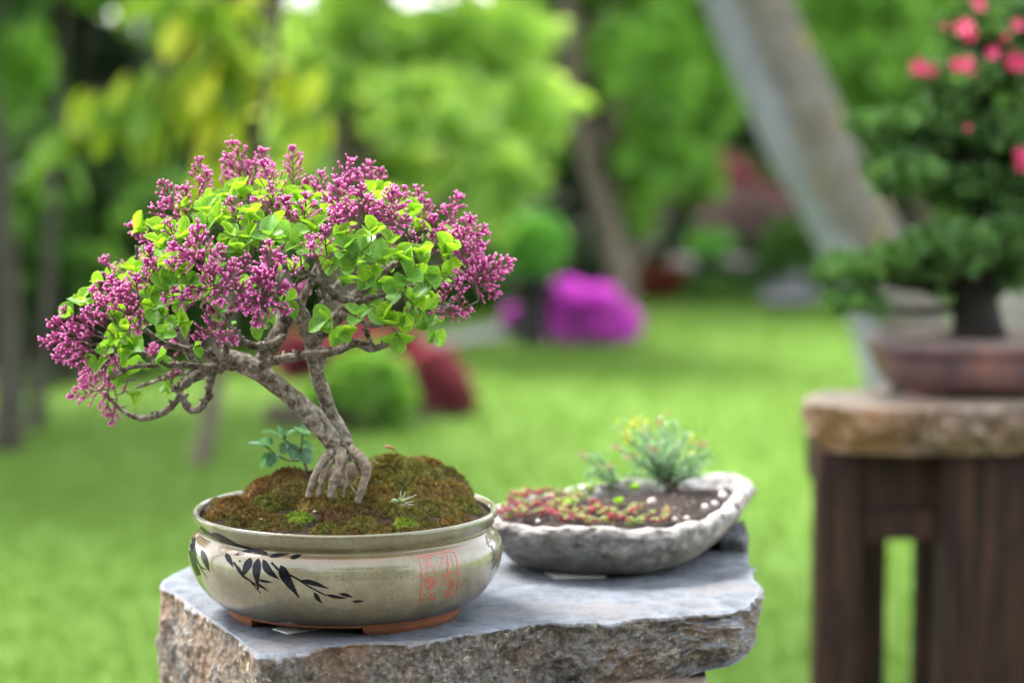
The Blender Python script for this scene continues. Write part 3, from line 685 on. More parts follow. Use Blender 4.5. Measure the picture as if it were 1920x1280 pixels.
M_pot2 = None
def azalea():
    Y = 5.12
    global M_pot2
    m, t = newmat('pot_purple_brown'); p = geo(t)
    n = noise(t, 14, 4, .6, p); c = ramp(t, n, [(.3, (.055, .035, .05)), (.55, (.13, .07, .07)), (.75, (.24, .11, .08))])
    M_pot2 = out(m, t, principled(t, c, .42, .5, bump(t, n, .1, .003)))
    cx = at(1850, 700, Y)[0]; rx = cx-at(1627, 700, Y)[0]; ry = rx*.72
    pt = empty('purple_brown_pot', 'oval purple brown bonsai pot on the stone topped stand', 'pot', (cx, Y+.02, Z_AZ))
    prof = [(.80, .0), (.86, .012), (.915, .04), (.955, .075), (.965, .092), (1.0, .095), (1.0, .118), (.99, .121), (.95, .121), (.94, .10), (.90, .06)]
    prof = [(r, z*.83) for r, z in prof]
    def oval(name, prof, mat, par, zb):
        V = []; n = 72
        for r, z in prof:
            for a in np.arange(n)/n*2*PI:
                ca, sa = math.cos(a), math.sin(a); e = .75
                V.append((cx+rx*r*math.copysign(abs(ca)**e, ca), Y+.02+ry*r*math.copysign(abs(sa)**e, sa), zb+z))
        F = [(i*n+j, i*n+(j+1) % n, (i+1)*n+(j+1) % n, (i+1)*n+j) for i in range(len(prof)-1) for j in range(n)]
        F.append(tuple(range(n-1, -1, -1))); F.append(tuple((len(prof)-1)*n+j for j in range(n)))
        return mesh(name, V, F, mat, par)
    oval('pot_body', prof, M_pot2, pt, Z_AZ+.014)
    for sx in (-1, 1):
        for sy in (-1, 1):
            mb = MB(); mb.box((cx+sx*rx*.55, Y+.02+sy*ry*.5, Z_AZ+.008), (.09, .05, .02), bev=.003); mb.build('foot', M_pot2, pt, False)
    # soil
    V = []; n = 48; zr = Z_AZ+.014+.112*.83
    V.append((cx, Y+.02, zr+.015))
    for k in range(1, 9):
        for a in np.arange(n)/n*2*PI:
            ca, sa = math.cos(a), math.sin(a); r = .945*k/8
            V.append((cx+rx*r*math.copysign(abs(ca)**.75, ca), Y+.02+ry*r*math.copysign(abs(sa)**.75, sa), zr+.015*(1-(k/8)**2)))
    V = np.array(V); V[:, 2] += .004*fbm(V, 60, 3, 2)
    F = [(0, 1+j, 1+(j+1) % n) for j in range(n)]+[(1+k*n+j, 1+(k+1)*n+j, 1+(k+1)*n+(j+1) % n, 1+k*n+(j+1) % n) for k in range(7) for j in range(n)]
    mesh('soil', V, F, plain('soil_pale', (.16, .13, .11), .9, .2, .6, 120, .8, .004), pt)['kind'] = 'stuff'
    at_ = empty('azalea_bonsai', 'azalea bonsai with tiered dark green pads and pink flowers at the right edge', 'bonsai', (cx-.01, Y, zr))
    Yt = Y+.0
    tr = catmull([pw(1838, 645, Yt, .066), pw(1835, 600, Yt, .052), pw(1828, 520, Yt, .04), pw(1845, 430, Yt, .028), pw(1835, 320, Yt, .022), pw(1850, 200, Yt, .016), pw(1855, 60, Yt, .01)], 5)
    mb = MB(); mb.tube(tr[:, :3], tr[:, 3], 14, knob=.25, seed=8)
    for du, r in ((-48, .016), (44, .018), (10, .02)):
        mb.tube(catmull([at(1835, 600, Yt-.02), at(1835+du*.6, 632, Yt-.04), at(1835+du, 650, Yt-.05)], 3), np.linspace(r*1.3, r*.5, 7), 8, knob=.2)
    mb.build('trunk', M_barkdark, at_)
    pads = [(1590, 515, -.02, 62, 30), (1600, 572, -.05, 60, 20), (1690, 500, 0, 70, 34), (1790, 470, -.08, 85, 40), (1890, 460, -.03, 80, 46), (1700, 330, -.05, 72, 34), (1800, 350, .04, 80, 42),
            (1660, 245, 0, 66, 24), (1760, 240, .02, 80, 34), (1860, 260, .06, 90, 50), (1780, 150, -.05, 75, 34), (1870, 140, 0, 80, 42), (1830, 60, 0, 70, 42), (1910, 40, .03, 60, 50), (1960, 350, .02, 80, 60), (1900, 395, .05, 70, 40), (1755, 525, .08, 60, 26), (1900, 520, .06, 60, 30)]
    M_az = leafmat('leaf_azalea', (.012, .045, .012), (.045, .14, .03), (.19, .37, .12), .25, .28, .5)
    for u, v, dy, ru, rv in pads:
        c, r, n = px_clump(u, v, Yt+dy, ru*1.05, rv*1.05, int(ru*rv*.85), .14)
        i = int(np.argmin(np.linalg.norm(tr[:, :3]-(c-(0, 0, .04)), axis=1)))
        q = catmull([tr[i, :3], (tr[i, :3]+c)/2-(0, 0, .015), c], 4); mb = MB(); mb.tube(q, np.linspace(.012, .004, len(q)), 6, knob=.2); mb.build('branch', M_barkdark, at_)
        P, D = clump_pts([(c, r, n)]); D = D*.5+(0, 0, .8)
        # flat underside
        P[:, 2] = np.maximum(P[:, 2], c[2]-r[2]*.75)
        o = scatter('foliage_pad', LEAF_V, LEAF_F, rotmats(D, RNG.normal(0, 1.2, len(P)), (.020+.014*RNG.random(len(P)))), P, M_az, at_); o['kind'] = 'stuff'
    # flowers: five petals
    fm = leafmat('petal_pink_azalea', (.46, .006, .07), (.60, .016, .12), (.74, .05, .20), .25, .4, .3, (1, 1, 1))
    def flower_data():
        V = []; F = []
        for k in range(5):
            a = k/5*2*PI; b = len(V)
            for (x, y, z) in [(0, 0, 0), (.22, .45, .22), (0, .5, .14), (-.22, .45, .22), (.26, .8, .26), (-.26, .8, .26), (0, 1, .16)]:
                V.append((x*math.cos(a)-y*math.sin(a), x*math.sin(a)+y*math.cos(a), z))
            F += [(b, b+1, b+2), (b, b+2, b+3), (b+1, b+4, b+2), (b+2, b+5, b+3), (b+2, b+4, b+6), (b+2, b+6, b+5)]
        return V, F
    fv, ff = flower_data(); fme = mesh('azalea_flower', fv, ff, fm, link_it=False, attrs={'rnd': np.linspace(0, 1, len(fv))})
    for u, v, s in [(1808, 52, 1), (1818, 64, .8), (1800, 124, 1), (1822, 128, 1), (1808, 118, .8), (1722, 126, .9), (1735, 132, .6), (1752, 132, .6), (1900, 114, 1), (1915, 120, .9), (1862, 100, .7), (1832, 8, 1), (1908, 48, .7), (1916, 292, .9), (1918, 308, .8),
                    (1770, 50, .3), (1885, 70, .4), (1815, 240, .3), (1838, 430, .35), (1800, 445, .3)]:
        o = bpy.data.objects.new('flower', fme); COL.objects.link(o); o.parent = at_; o.matrix_parent_inverse = at_.matrix_world.inverted()
        d = Vector((random.gauss(-.15, .3), -1, random.gauss(.35, .3)))
        o.matrix_world = Matrix.Translation(Vector(at(u, v, Yt-.155)))@d.to_track_quat('Z', 'Y').to_matrix().to_4x4()@Matrix.Scale(.020*s+.003, 4)
azalea()
# ================================================================ STONE TABLE
Y0 = 3.02; PS = 1/1481.0
ZR = at(648, 950, Y0)[2]; PC = np.array((at(648, 950, Y0)[0], Y0, ZR)); ZT = ZR-.1325
def tp(u, v): return tuple(atz(u, v, ZT))
M_slab = rock_mat('stone_slate_grey', (.155, .178, .215), (.20, .18, .155), (.60, .52, .39), (.27, .155, .075))
def slab():
    t = empty('stone_table', 'rough broken grey stone slab carrying both planters', 'stone table', tp(860, 1120))
    outl = [(482, 1230), (600, 1216), (700, 1204), (800, 1203), (870, 1190), (942, 1178), (1030, 1166), (1101, 1170), (1200, 1160), (1313, 1153), (1380, 1152), (1402, 1140),
            (1425, 1120), (1428, 1095), (1412, 1060), (1404, 1030), (1398, 1012), (1330, 1006), (1150, 1012), (900, 1026), (600, 1040), (430, 1048), (352, 1060), (296, 1088), (293, 1104), (322, 1114), (362, 1142), (425, 1188)]
    o = rock_slab('slab', [tp(*p) for p in outl], ZT, ZT-.17, M_slab, t, amp=.0085, seed=3, per=900, rings=90, freq=24, topamp=.0014,
                  inset=lambda f, O, s: -.003*f-.002*np.sin(f*9))
    me = o.data; n = len(me.vertices); co = np.empty(n*3, np.float32); me.vertices.foreach_get('co', co); co = co.reshape(-1, 3)
    x1, x2, x3 = tp(1420, 1150)[0], tp(1300, 1150)[0], tp(1080, 1150)[0]
    th = np.interp(co[:, 0], [x3, x2, x1], [1.0, .46, .36])+.05*vnoise(co*12, 4)
    lo = co[:, 2] < ZT-.004
    co[lo, 2] = ZT-.004+(co[lo, 2]-(ZT-.004))*th[lo]
    # chipped notch on the right end
    me.vertices.foreach_set('co', co.ravel()); me.update()
    # raised dark ridge at the far right corner
    rock_slab('ridge', [tp(*p) for p in [(1345, 1034), (1398, 1036), (1404, 1020), (1398, 1000), (1350, 1008)]], ZT+.022, ZT-.03, rock_mat('stone_slate_dark', (.10, .115, .15), (.09, .10, .12), (.2, .2, .2), (.08, .07, .06)), t, amp=.004, seed=8, per=120, rings=14)
    # short spur at the right end, split by a crack
    p = empty('stone_pedestal', 'brown rough stone pedestal under the grey stone slab', 'stone pedestal', (PC[0]+.1, 3.05, 0))
    mb = rock_mat('stone_brown', (.20, .17, .15), (.15, .12, .10), (.4, .34, .27), (.2, .12, .08))
    zs = [ZT-.085, ZT-.24, ZT-.42, ZT-.60, -.02]
    xr = at(1352, 1262, 2.92)[0]
    for k in range(4):
        j = .02*math.sin(k*2.3)
        xl = -.34+j; a = xr-(.0 if k == 0 else .035-j)
        z1_ = zs[k]
        rock_slab('stone', [(xl, 2.80+j), (a-.12, 2.84), (a-.02, 2.88+j), (a, 3.1), (a-.05, 3.4), (xl+.1, 3.42), (xl-.02, 3.1)], z1_ if k else ZT-.080, zs[k+1]+.004, mb, p, amp=.012, seed=20+k, per=200, rings=18)
slab()

# ================================================================ BONSAI POT
PROF = [(272, -8), (276, -2.5), (279, -.3), (282, -.3), (284.5, -3), (285, -8), (283.5, -16), (280, -24), (275, -30.5), (272.5, -34), (272.5, -37), (275, -40), (281, -45.5), (287, -53), (291.5, -63), (293.8, -76), (293.2, -90), (289, -107),
        (281.5, -125), (271, -141), (257.5, -156.5), (242, -168.5), (233, -174)]
pr = np.array(PROF, float); prc = catmull(np.column_stack([pr, 0*pr[:, 0]]), 4)[:, :2]*PS
SEG = 200
def lathe(name, prof, mat, parent, c=PC, n=SEG, a0=0, a1=2*PI, close_ring=True):
    A = np.arange(n)/n*(a1-a0)+a0 if close_ring else np.linspace(a0, a1, n)
    V = np.vstack([np.column_stack([c[0]+r*np.cos(A), c[1]+r*np.sin(A), np.full(n, c[2]+z)]) for r, z in prof])
    m_ = n if close_ring else n-1
    F = np.array([(i*n+j, (i+1)*n+j, (i+1)*n+(j+1) % n, i*n+(j+1) % n) for i in range(len(prof)-1) for j in range(m_)])
    return V, F
def glaze():
    m, t = newmat('glaze_beige_speckled'); p = geo(t)
    n = noise(t, 24, 6, .7, p); c = ramp(t, n, [(.3, (.115, .106, .066)), (.5, (.185, .173, .115)), (.70, (.285, .27, .19))])
    c = mixc(t, mathn(t, 'MULTIPLY', noise(t, 260, 4, .8, p), .5), c, (.13, .105, .055))
    v = N(t, 'ShaderNodeTexVoronoi'); v.inputs['Scale'].default_value = 230; L(t, p, v.inputs['Vector'])
    sel = N(t, 'ShaderNodeSeparateColor'); L(t, v.outputs['Color'], sel.inputs[0])
    dot = mathn(t, 'MULTIPLY', mathn(t, 'LESS_THAN', v.outputs['Distance'], .34), mathn(t, 'GREATER_THAN', sel.outputs[0], .55))
    c = mixc(t, mathn(t, 'MULTIPLY', dot, .75), c, (.17, .095, .035))
    # brown iron line where glaze thins at the shoulder and the lip, and grey lower belly
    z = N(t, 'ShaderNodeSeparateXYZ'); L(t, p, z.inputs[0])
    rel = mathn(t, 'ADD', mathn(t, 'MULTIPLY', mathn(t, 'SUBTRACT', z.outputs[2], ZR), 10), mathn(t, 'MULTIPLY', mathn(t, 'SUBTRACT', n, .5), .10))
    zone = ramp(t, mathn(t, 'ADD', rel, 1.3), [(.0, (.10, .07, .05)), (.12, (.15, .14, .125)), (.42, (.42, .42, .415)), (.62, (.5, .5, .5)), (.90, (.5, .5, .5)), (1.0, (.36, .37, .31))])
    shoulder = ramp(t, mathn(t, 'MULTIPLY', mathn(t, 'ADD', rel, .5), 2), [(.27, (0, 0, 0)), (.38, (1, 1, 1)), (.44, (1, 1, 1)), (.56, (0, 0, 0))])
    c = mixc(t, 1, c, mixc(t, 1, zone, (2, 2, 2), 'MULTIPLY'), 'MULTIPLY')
    c = mixc(t, mathn(t, 'MULTIPLY', shoulder, .55), c, (.20, .11, .045))
    return out(m, t, principled(t, c, .3, .45, bump(t, noise(t, 45, 3, .5, p), .04, .003), .8, .04))
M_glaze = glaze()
M_terra = plain('terracotta', (.26, .095, .05), .75, .3, .22, 60, .3, .001)
pot = empty('bonsai_pot', 'round beige speckled glazed bonsai pot with black bamboo painting and red seal', 'pot', (PC[0], PC[1], ZT))
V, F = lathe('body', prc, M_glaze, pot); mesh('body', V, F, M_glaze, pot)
prb = np.array([(229, -172), (231, -175.5), (228, -178.5), (223, -181), (218, -181.5), (60, -181)], float)*PS
V, F = lathe('base_ring', prb, M_terra, pot); mesh('base_ring', V, F, M_terra, pot)
for a in (-79, -47.5+90, 161+3):
    pass
for a0, a1 in ((-79, -16), (41, 104), (161, 224)):     # feet; angle from +x, -90 faces the camera
    n = 26; A = np.radians(np.linspace(a0, a1, n)); V = []
    for r, z, e in ((226, -178, 0), (222, -188, .05), (216, -196, .16), (213, -196.3, .17), (185, -196.3, .17), (180, -178, 0)):
        Ae = A[0]+(A[-1]-A[0])*(np.linspace(0, 1, n)*(1-e*.6)+e*.3)
        V.append(np.column_stack([PC[0]+r*PS*np.cos(Ae), PC[1]+r*PS*np.sin(Ae), np.full(n, ZR+z*PS)]))
    V = np.vstack(V); F = [(i*n+j, (i+1)*n+j, (i+1)*n+j+1, i*n+j+1) for i in range(5) for j in range(n-1)]+[tuple(i*n for i in range(6)), tuple(i*n+n-1 for i in range(5, -1, -1))]
    mesh('foot', V, F, M_terra, pot, False)

pz = prc[4:, 1][::-1]; prr = prc[4:, 0][::-1]
def pot_hit(u, v):
    d = ray(u, v); d = d/d[1]
    ts = np.arange(2.72, 3.02, .0004); P = CAMP+d*ts[:, None]
    rr = np.hypot(P[:, 0]-PC[0], P[:, 1]-PC[1]); zz = P[:, 2]-ZR
    rad = np.interp(zz, pz, prr, left=0, right=0)
    ins = rr < rad
    if not ins.any(): return None
    k = int(np.argmax(ins)); p = P[k]
    a = math.atan2(p[1]-PC[1], p[0]-PC[0]); z = p[2]-ZR; r = float(np.interp(z, pz, prr))
    e = .0005; dr = (np.interp(z+e, pz, prr)-np.interp(z-e, pz, prr))/(2*e)
    nn = np.array((math.cos(a), math.sin(a), -dr)); nn /= np.linalg.norm(nn)
    return np.array((PC[0]+r*math.cos(a), PC[1]+r*math.sin(a), ZR+z))+nn*.00035
def strip(mb, pts, w, prof='leaf', sub=5):
    P = catmull([(a, b, 0) for a, b in pts], sub)[:, :2] if len(pts) > 2 else np.array([np.array(pts[0])+(np.array(pts[1])-pts[0])*k/9 for k in range(10)], float)
    T = np.gradient(P, axis=0); T /= np.linalg.norm(T, axis=1)[:, None]+1e-9; Nn = np.stack([-T[:, 1], T[:, 0]], 1)
    V = []; ok = []
    for i, p in enumerate(P):
        f = i/(len(P)-1)
        wd = w*(max(.06, math.sin(PI*f**.75)) if prof == 'leaf' else (1-.55*f) if prof == 'taper' else (.75+.25*math.sin(i*1.7)))/2
        for k in (-1, 0, 1):
            h = pot_hit(*(p+Nn[i]*wd*k))
            ok.append(h is not None); V.append(h if h is not None else np.zeros(3))
    F = []
    for i in range(len(P)-1):
        for j in range(2):
            q = (i*3+j, i*3+j+1, i*3+j+4, i*3+j+3)
            if all(ok[x] for x in q): F.append(q)
    if F: mb.add(V, F)
m_, t_ = newmat('ink_black'); M_ink = out(m_, t_, principled(t_, (.005, .006, .009), .2, .14))
m_, t_ = newmat('ink_red'); M_red = out(m_, t_, principled(t_, ramp(t_, noise(t_, 300, 3, .7, geo(t_)), [(.3, (.33, .10, .06)), (.6, (.44, .09, .05)), (.8, (.38, .2, .13))]), .35, .5, None, .4, .1))
for pts, wd in [([(527, 1059), (536, 1082), (561, 1120)], 19), ([(494, 1048), (503, 1068), (523, 1085)], 14), ([(485, 1046), (481, 1070), (484, 1099)], 16), ([(471, 1045), (463, 1062), (454, 1081)], 15),
                ([(424, 1036), (430, 1048), (438, 1063)], 10), ([(563, 1087), (590, 1093), (617, 1103)], 9), ([(589, 1110), (596, 1121), (604, 1130)], 8), ([(612, 1114), (630, 1118), (651, 1121)], 6),
                ([(636, 1112), (650, 1115), (662, 1119)], 6), ([(661, 1127), (683, 1126)], 4.5), ([(378, 1030), (385, 1050), (393, 1071)], 11), ([(358, 1018), (363, 1030), (369, 1042)], 9),
                ([(440, 1040), (460, 1034), (482, 1031)], 7), ([(505, 1043), (522, 1040), (543, 1037)], 8), ([(544, 1046), (555, 1043), (566, 1039)], 8), ([(442, 1058), (450, 1070), (460, 1085)], 7), ([(484, 1086), (497, 1089), (512, 1091)], 5),
                ([(478, 1090), (490, 1098), (504, 1108)], 4.5), ([(576, 1085), (590, 1094), (602, 1097)], 5), ([(448, 1052), (452, 1050)], 3.5), ([(395, 1000), (410, 1006), (440, 1016)], 12), ([(470, 1031), (490, 1034), (505, 1041)], 9)]:
    mb = MB(); strip(mb, pts, wd); mb.build('painted_leaf', M_ink, pot)
for pts, wd in [([(509, 1054), (527, 1071), (550, 1080), (580, 1099), (612, 1116)], 4.5), ([(438, 1053), (455, 1077), (475, 1092), (487, 1101)], 4), ([(471, 1091), (480, 1101), (490, 1113)], 2), ([(364, 1038), (376, 1061), (388, 1067)], 3),
                ([(374, 1060), (380, 1070), (388, 1082)], 1.6), ([(422, 1043), (428, 1038)], 3), ([(484, 1098), (483, 1106)], 3)]:
    mb = MB(); strip(mb, pts, wd, 'taper'); mb.build('painted_stem', M_ink, pot)
mb = MB(); strip(mb, [(374, 990), (395, 1003), (430, 1017), (465, 1027), (500, 1036)], 9, 'taper'); mb.build('painted_band', M_ink, pot); mb = MB(); strip(mb, [(364, 990), (360, 1010), (360, 1030), (364, 1055), (373, 1078)], 17, 'taper')
mb.build('painted_band', M_ink, pot)
def sc(pts): return [(780+x*.1016, 1020+y*.1016) for x, y in pts]
mb = MB()
strip(mb, sc([(60, 225), (90, 400), (102, 640), (98, 850), (92, 1100)]), 3, 'line'); strip(mb, sc([(50, 225), (300, 180), (480, 145), (670, 125), (720, 170), (755, 280), (785, 520), (775, 760), (735, 940)]), 3.2, 'line')
mb.build('seal_frame', M_red, pot)
mb = MB()
for q in [[(130, 250), (300, 240)], [(205, 195), (205, 400)], [(130, 355), (290, 320)], [(150, 385), (380, 365)], [(130, 470), (220, 420), (320, 425), (345, 500), (400, 550)], [(215, 470), (200, 560), (110, 610)], [(170, 640), (370, 600)],
          [(180, 668), (350, 645)], [(262, 580), (270, 830)], [(140, 740), (260, 675), (400, 700)], [(150, 750), (260, 830), (390, 720)], [(220, 700), (340, 790)], [(220, 790), (350, 700)], [(190, 900), (370, 910)], [(290, 920), (290, 1000)], [(215, 960), (225, 1010), (350, 1000), (355, 950)],
          [(430, 230), (520, 260)], [(540, 180), (470, 320), (435, 450)], [(480, 330), (560, 320), (600, 540)], [(575, 190), (610, 420)], [(640, 190), (700, 400)], [(580, 400), (600, 540)], [(600, 500), (740, 490)], [(480, 560), (580, 540)], [(505, 530), (510, 630)],
          [(545, 550), (550, 630)], [(625, 540), (605, 600), (690, 600)], [(480, 690), (570, 650)], [(500, 720), (580, 745)], [(620, 640), (610, 800)], [(685, 640), (672, 800)], [(645, 680), (650, 760)], [(490, 850), (690, 830)], [(520, 900), (660, 900)], [(590, 850), (580, 990)], [(500, 960), (680, 955)]]:
    strip(mb, sc(q), 2.5, 'line')
mb.build('seal_characters', M_red, pot)
M_ink2 = plain('ink_green_black', (.03, .045, .04), .35, .5, .3, 90, 0)
mb = MB()
for q in [[(911, 1004), (916, 1022), (921, 1024)], [(912, 1020), (921, 1012)], [(921, 1022), (925, 1034), (928, 1042)], [(920, 1036), (929, 1033)], [(926, 1041), (923, 1053)], [(923, 1046), (931, 1050), (925, 1058)], [(927, 1057), (922, 1066)]]:
    strip(mb, q, 2.6, 'line', 3)
mb.build('painted_script', M_ink2, pot)

# label cards under the pots
M_card = plain('card_white', (.62, .64, .62), .5, .4, .05, 30, 0)
def card(pts, label):
    P = [np.array(tp(*q))+(0, 0, .0008) for q in pts]; V = [p for p in P]+[p+(0, 0, .0016) for p in P]
    n = len(P); o = mesh('plant_label_card', np.array(V)-P[0], [tuple(range(n-1, -1, -1)), tuple(range(n, 2*n))]+[(i, (i+1) % n, n+(i+1) % n, n+i) for i in range(n)], M_card, None, False)
    o.location = P[0]; tag(o, label, 'label')
card([(511, 1181), (540, 1190), (640, 1174), (606, 1166)], 'white plastic card sticking out under the front of the bonsai pot')

# ---------------------------------------------------------------- soil mound and moss
def Hs(x, y):
    r = np.hypot(x, y)/(272*PS)
    h = .054*np.exp(-(((x-.062)/.105)**2+((y-.070)/.068)**2))+.030*np.exp(-(((x+.07)/.085)**2+((y-.055)/.06)**2))+.013*np.exp(-((x/.15)**2+((y+.06)/.08)**2))
    return (h*np.clip((1-r)*5, 0, 1)**.6)-.012
def soil_mesh():
    n, K = 220, 90; V = [(0, 0, Hs(0, 0))]
    A = np.arange(n)/n*2*PI
    for k in range(1, K+1):
        r = 270.5*PS*k/K; x, y = r*np.cos(A), r*np.sin(A); V += list(zip(x, y, Hs(x, y)))
    V = np.array(V); V[:, 2] += .0035*fbm(V, 45, 4, 6)+.0016*fbm(V, 200, 3, 9)
    V += PC
    F = [(0, 1+j, 1+(j+1) % n) for j in range(n)]+[(1+k*n+j, 1+(k+1)*n+j, 1+(k+1)*n+(j+1) % n, 1+k*n+(j+1) % n) for k in range(K-1) for j in range(n)]
    o = mesh('soil', V, F, plain('moss_soil', (.035, .022, .013), .95, .15, .6, 160, .8, .003), pot); o['kind'] = 'stuff'
soil_mesh()
def mound_hit(u, v):
    d = ray(u, v); d = d/d[1]; ts = np.arange(2.8, 3.24, .0005); P = CAMP+d*ts[:, None]
    x, y = P[:, 0]-PC[0], P[:, 1]-PC[1]; ins = (P[:, 2] < ZR+Hs(x, y)) & (np.hypot(x, y) < 270*PS)
    if not ins.any(): return None
    return P[int(np.argmax(ins))]
def mossmat():
    m, t = newmat('moss'); p = geo(t)
    base = attr(t, 'col', 'Color'); n = noise(t, 110, 6, .8, p); n2 = noise(t, 500, 3, .7, p)
    c = mixc(t, 1, base, ramp(t, n, [(.34, (.22, .20, .20)), (.5, (.85, .85, .85)), (.68, (1.5, 1.4, 1.1))]), 'MULTIPLY')
    c = mixc(t, mathn(t, 'MULTIPLY', n2, .35), c, (.015, .010, .006))
    return out(m, t, principled(t, c, .9, .15, bump(t, n2, .9, .002), 0, 0))
M_moss = mossmat()
def fibremat():
    m, t = newmat('moss_fibre'); base = attr(t, 'col', 'Color'); r = attr(t, 'rnd')
    c = mixc(t, 1, base, ramp(t, r, [(0, (.4, .38, .35)), (.6, (1, 1, .9)), (1, (2.0, 1.8, 1.2))]), 'MULTIPLY')
    s1 = principled(t, c, .8, .2); tr = N(t, 'ShaderNodeBsdfTranslucent'); L(t, c, tr.inputs[0])
    mx = N(t, 'ShaderNodeMixShader', i_0=.3); L(t, s1, mx.inputs[1]); L(t, tr.outputs[0], mx.inputs[2]); return out(m, t, mx.outputs[0])
M_fib = fibremat()
GOLD = (.165, .108, .034); OLIVE = (.115, .104, .028); GREEN = (.15, .24, .025); DARK = (.028, .020, .015); RED = (.095, .040, .022); BROWN = (.115, .062, .022); OG = (.125, .13, .03)
CUSH = [(432, 958, 40, GOLD), (470, 978, 34, GOLD), (405, 950, 26, OLIVE), (500, 955, 38, OLIVE), (545, 938, 46, OLIVE), (520, 982, 26, OG), (556, 978, 27, GREEN), (488, 990, 20, OG), (590, 950, 34, GOLD), (585, 985, 22, DARK),
        (625, 935, 40, OG), (655, 950, 30, OLIVE), (640, 975, 34, RED), (612, 992, 18, OG), (678, 990, 30, OG), (690, 968, 34, RED), (660, 958, 22, DARK), (715, 940, 38, GOLD), (705, 915, 40, OLIVE), (750, 925, 42, OLIVE), (735, 965, 34, OG),
        (770, 975, 34, OG), (760, 990, 22, GREEN), (800, 960, 36, OLIVE), (835, 965, 30, GOLD), (872, 955, 30, OG), (890, 935, 30, OLIVE), (850, 935, 42, GOLD), (800, 930, 42, GOLD), (780, 900, 46, OG), (730, 885, 42, OLIVE), (845, 905, 44, OLIVE),
        (810, 885, 40, GOLD), (760, 868, 40, GOLD), (712, 862, 34, BROWN), (880, 915, 30, BROWN), (905, 948, 20, GOLD), (450, 925, 34, BROWN), (490, 918, 34, GOLD), (470, 905, 34, OLIVE), (530, 905, 36, BROWN), (560, 890, 34, DARK), (510, 890, 30, DARK),
        (605, 880, 30, GOLD), (415, 972, 22, GOLD), (455, 962, 24, BROWN), (820, 985, 24, DARK), (795, 992, 14, OG), (725, 995, 18, OLIVE), (540, 962, 22, DARK), (840, 985, 20, GOLD), (575, 915, 32, DARK), (700, 893, 26, DARK), (650, 925, 20, DARK), (600, 925, 22, DARK), (640, 905, 24, DARK), (600, 998, 18, OLIVE), (636, 1000, 16, GOLD), (662, 1001, 15, RED), (545, 992, 18, OLIVE), (515, 992, 16, GOLD), (780, 998, 16, GOLD), (812, 992, 18, OLIVE), (862, 975, 20, GOLD), (440, 985, 20, OLIVE), (755, 1000, 15, OG), (700, 1001, 14, GOLD)]
def moss():
    fP, fD, fC, fS = [], [], [], []
    for i, (u, v, rp, colr) in enumerate(CUSH):
        h = mound_hit(u, v)
        if h is None: continue
        r = rp*PS*1.06; n, K = 56, 22; A = np.arange(n)/n*2*PI; hh = r*(.58 if colr is not DARK else .2)
        V = [np.array((0, 0, hh))]
        for k in range(1, K+1):
            th = k/K*PI*.5; V += [np.array((math.sin(th)*math.cos(a), math.sin(th)*math.sin(a), 0))*r+np.array((0, 0, hh*math.cos(th))) for a in A]
        V = np.array(V); rad = np.hypot(V[:, 0], V[:, 1])/r
        V[:, :2] *= (1+.28*vnoise(np.column_stack([V[:, :2]/r*.9, np.full(len(V), i*3.1)]), 3)*rad)[:, None]
        V[:, 0] *= 1.15
        W = V+h; x, y = W[:, 0]-PC[0], W[:, 1]-PC[1]; rr = np.hypot(x, y); lim = 268*PS
        f = np.where(rr > lim, lim/np.maximum(rr, 1e-6), 1); x, y = x*f, y*f
        W = np.column_stack([PC[0]+x, PC[1]+y, ZR+Hs(x, y)+V[:, 2]-.001-.006*rad**3])
        W[:, 2] += (.0045*fbm(W, 95, 4, 3)+.0022*fbm(W, 330, 3, 5))
        F = [(0, 1+j, 1+(j+1) % n) for j in range(n)]+[(1+k*n+j, 1+(k+1)*n+j, 1+(k+1)*n+(j+1) % n, 1+k*n+(j+1) % n) for k in range(K-1) for j in range(n)]
        tint = np.array(colr)*(1+.2*np.random.normal(size=3)*.4); mixn = np.clip(.5+fbm(W, 40, 3, 12)*1.1, 0, 1)[:, None]
        C = tint*(1-mixn*.45)+np.array(random.choice([GOLD, OLIVE, BROWN, OG]) if colr is not DARK else DARK)*mixn*.45
        o = mesh('moss_cushion', W, F, M_moss, pot, attrs={'col': C})
        m = int(rp*rp*1.15) if colr is not DARK else int(rp*rp*.12); idx = RNG.integers(0, len(W), m)
        j = RNG.normal(0, r/18, (m, 3)); j[:, 2] = -.0002; P = W[idx]+j
        d = (W[idx]-(h-(0, 0, r*.5))); d /= np.linalg.norm(d, axis=1)[:, None]
        fP.append(P); fD.append(d+RNG.normal(0, .55, (m, 3))); fC.append(C[idx]); fS.append(np.full(m, .0042)*(.5+RNG.random(m)))
    P, D, C, S = np.vstack(fP), np.vstack(fD), np.vstack(fC), np.concatenate(fS)
    o = scatter('moss_fibres', [(-.09, 0, 0), (.09, 0, 0), (0, 1, 0), (.22, .6, .1), (-.25, .75, -.1)], [(0, 1, 2), (0, 1, 3), (0, 1, 4)], rotmats(D, RNG.random(len(P))*6.3, S), P, M_fib, pot, {'col': C})
    o['kind'] = 'stuff'
moss()
# bits lying on the moss
M_bit = plain('husk_pale', (.42, .36, .33), .7, .3, .2, 200, 0)
for i, (u, v, s) in enumerate([(489, 984, 4), (522, 979, 4), (590, 969, 3.5), (573, 955, 3), (800, 964, 3), (845, 935, 2.5)]):
    h = mound_hit(u, v)
    boulder('husk', ['pale grey husk on the moss at the left front of the pot', 'pale husk beside the bright green moss cushion', 'white crumb between dark soil and red brown moss', 'small tan crumb on golden moss left of the roots', 'small dark pink crumb on moss right of the white sprig', 'tiny crumb on the golden moss at the right of the pot'][i],
            h+(0, 0, .007), (s*PS, s*PS*.8, s*PS*.7), M_bit, 'husk', seed=i, n=10)
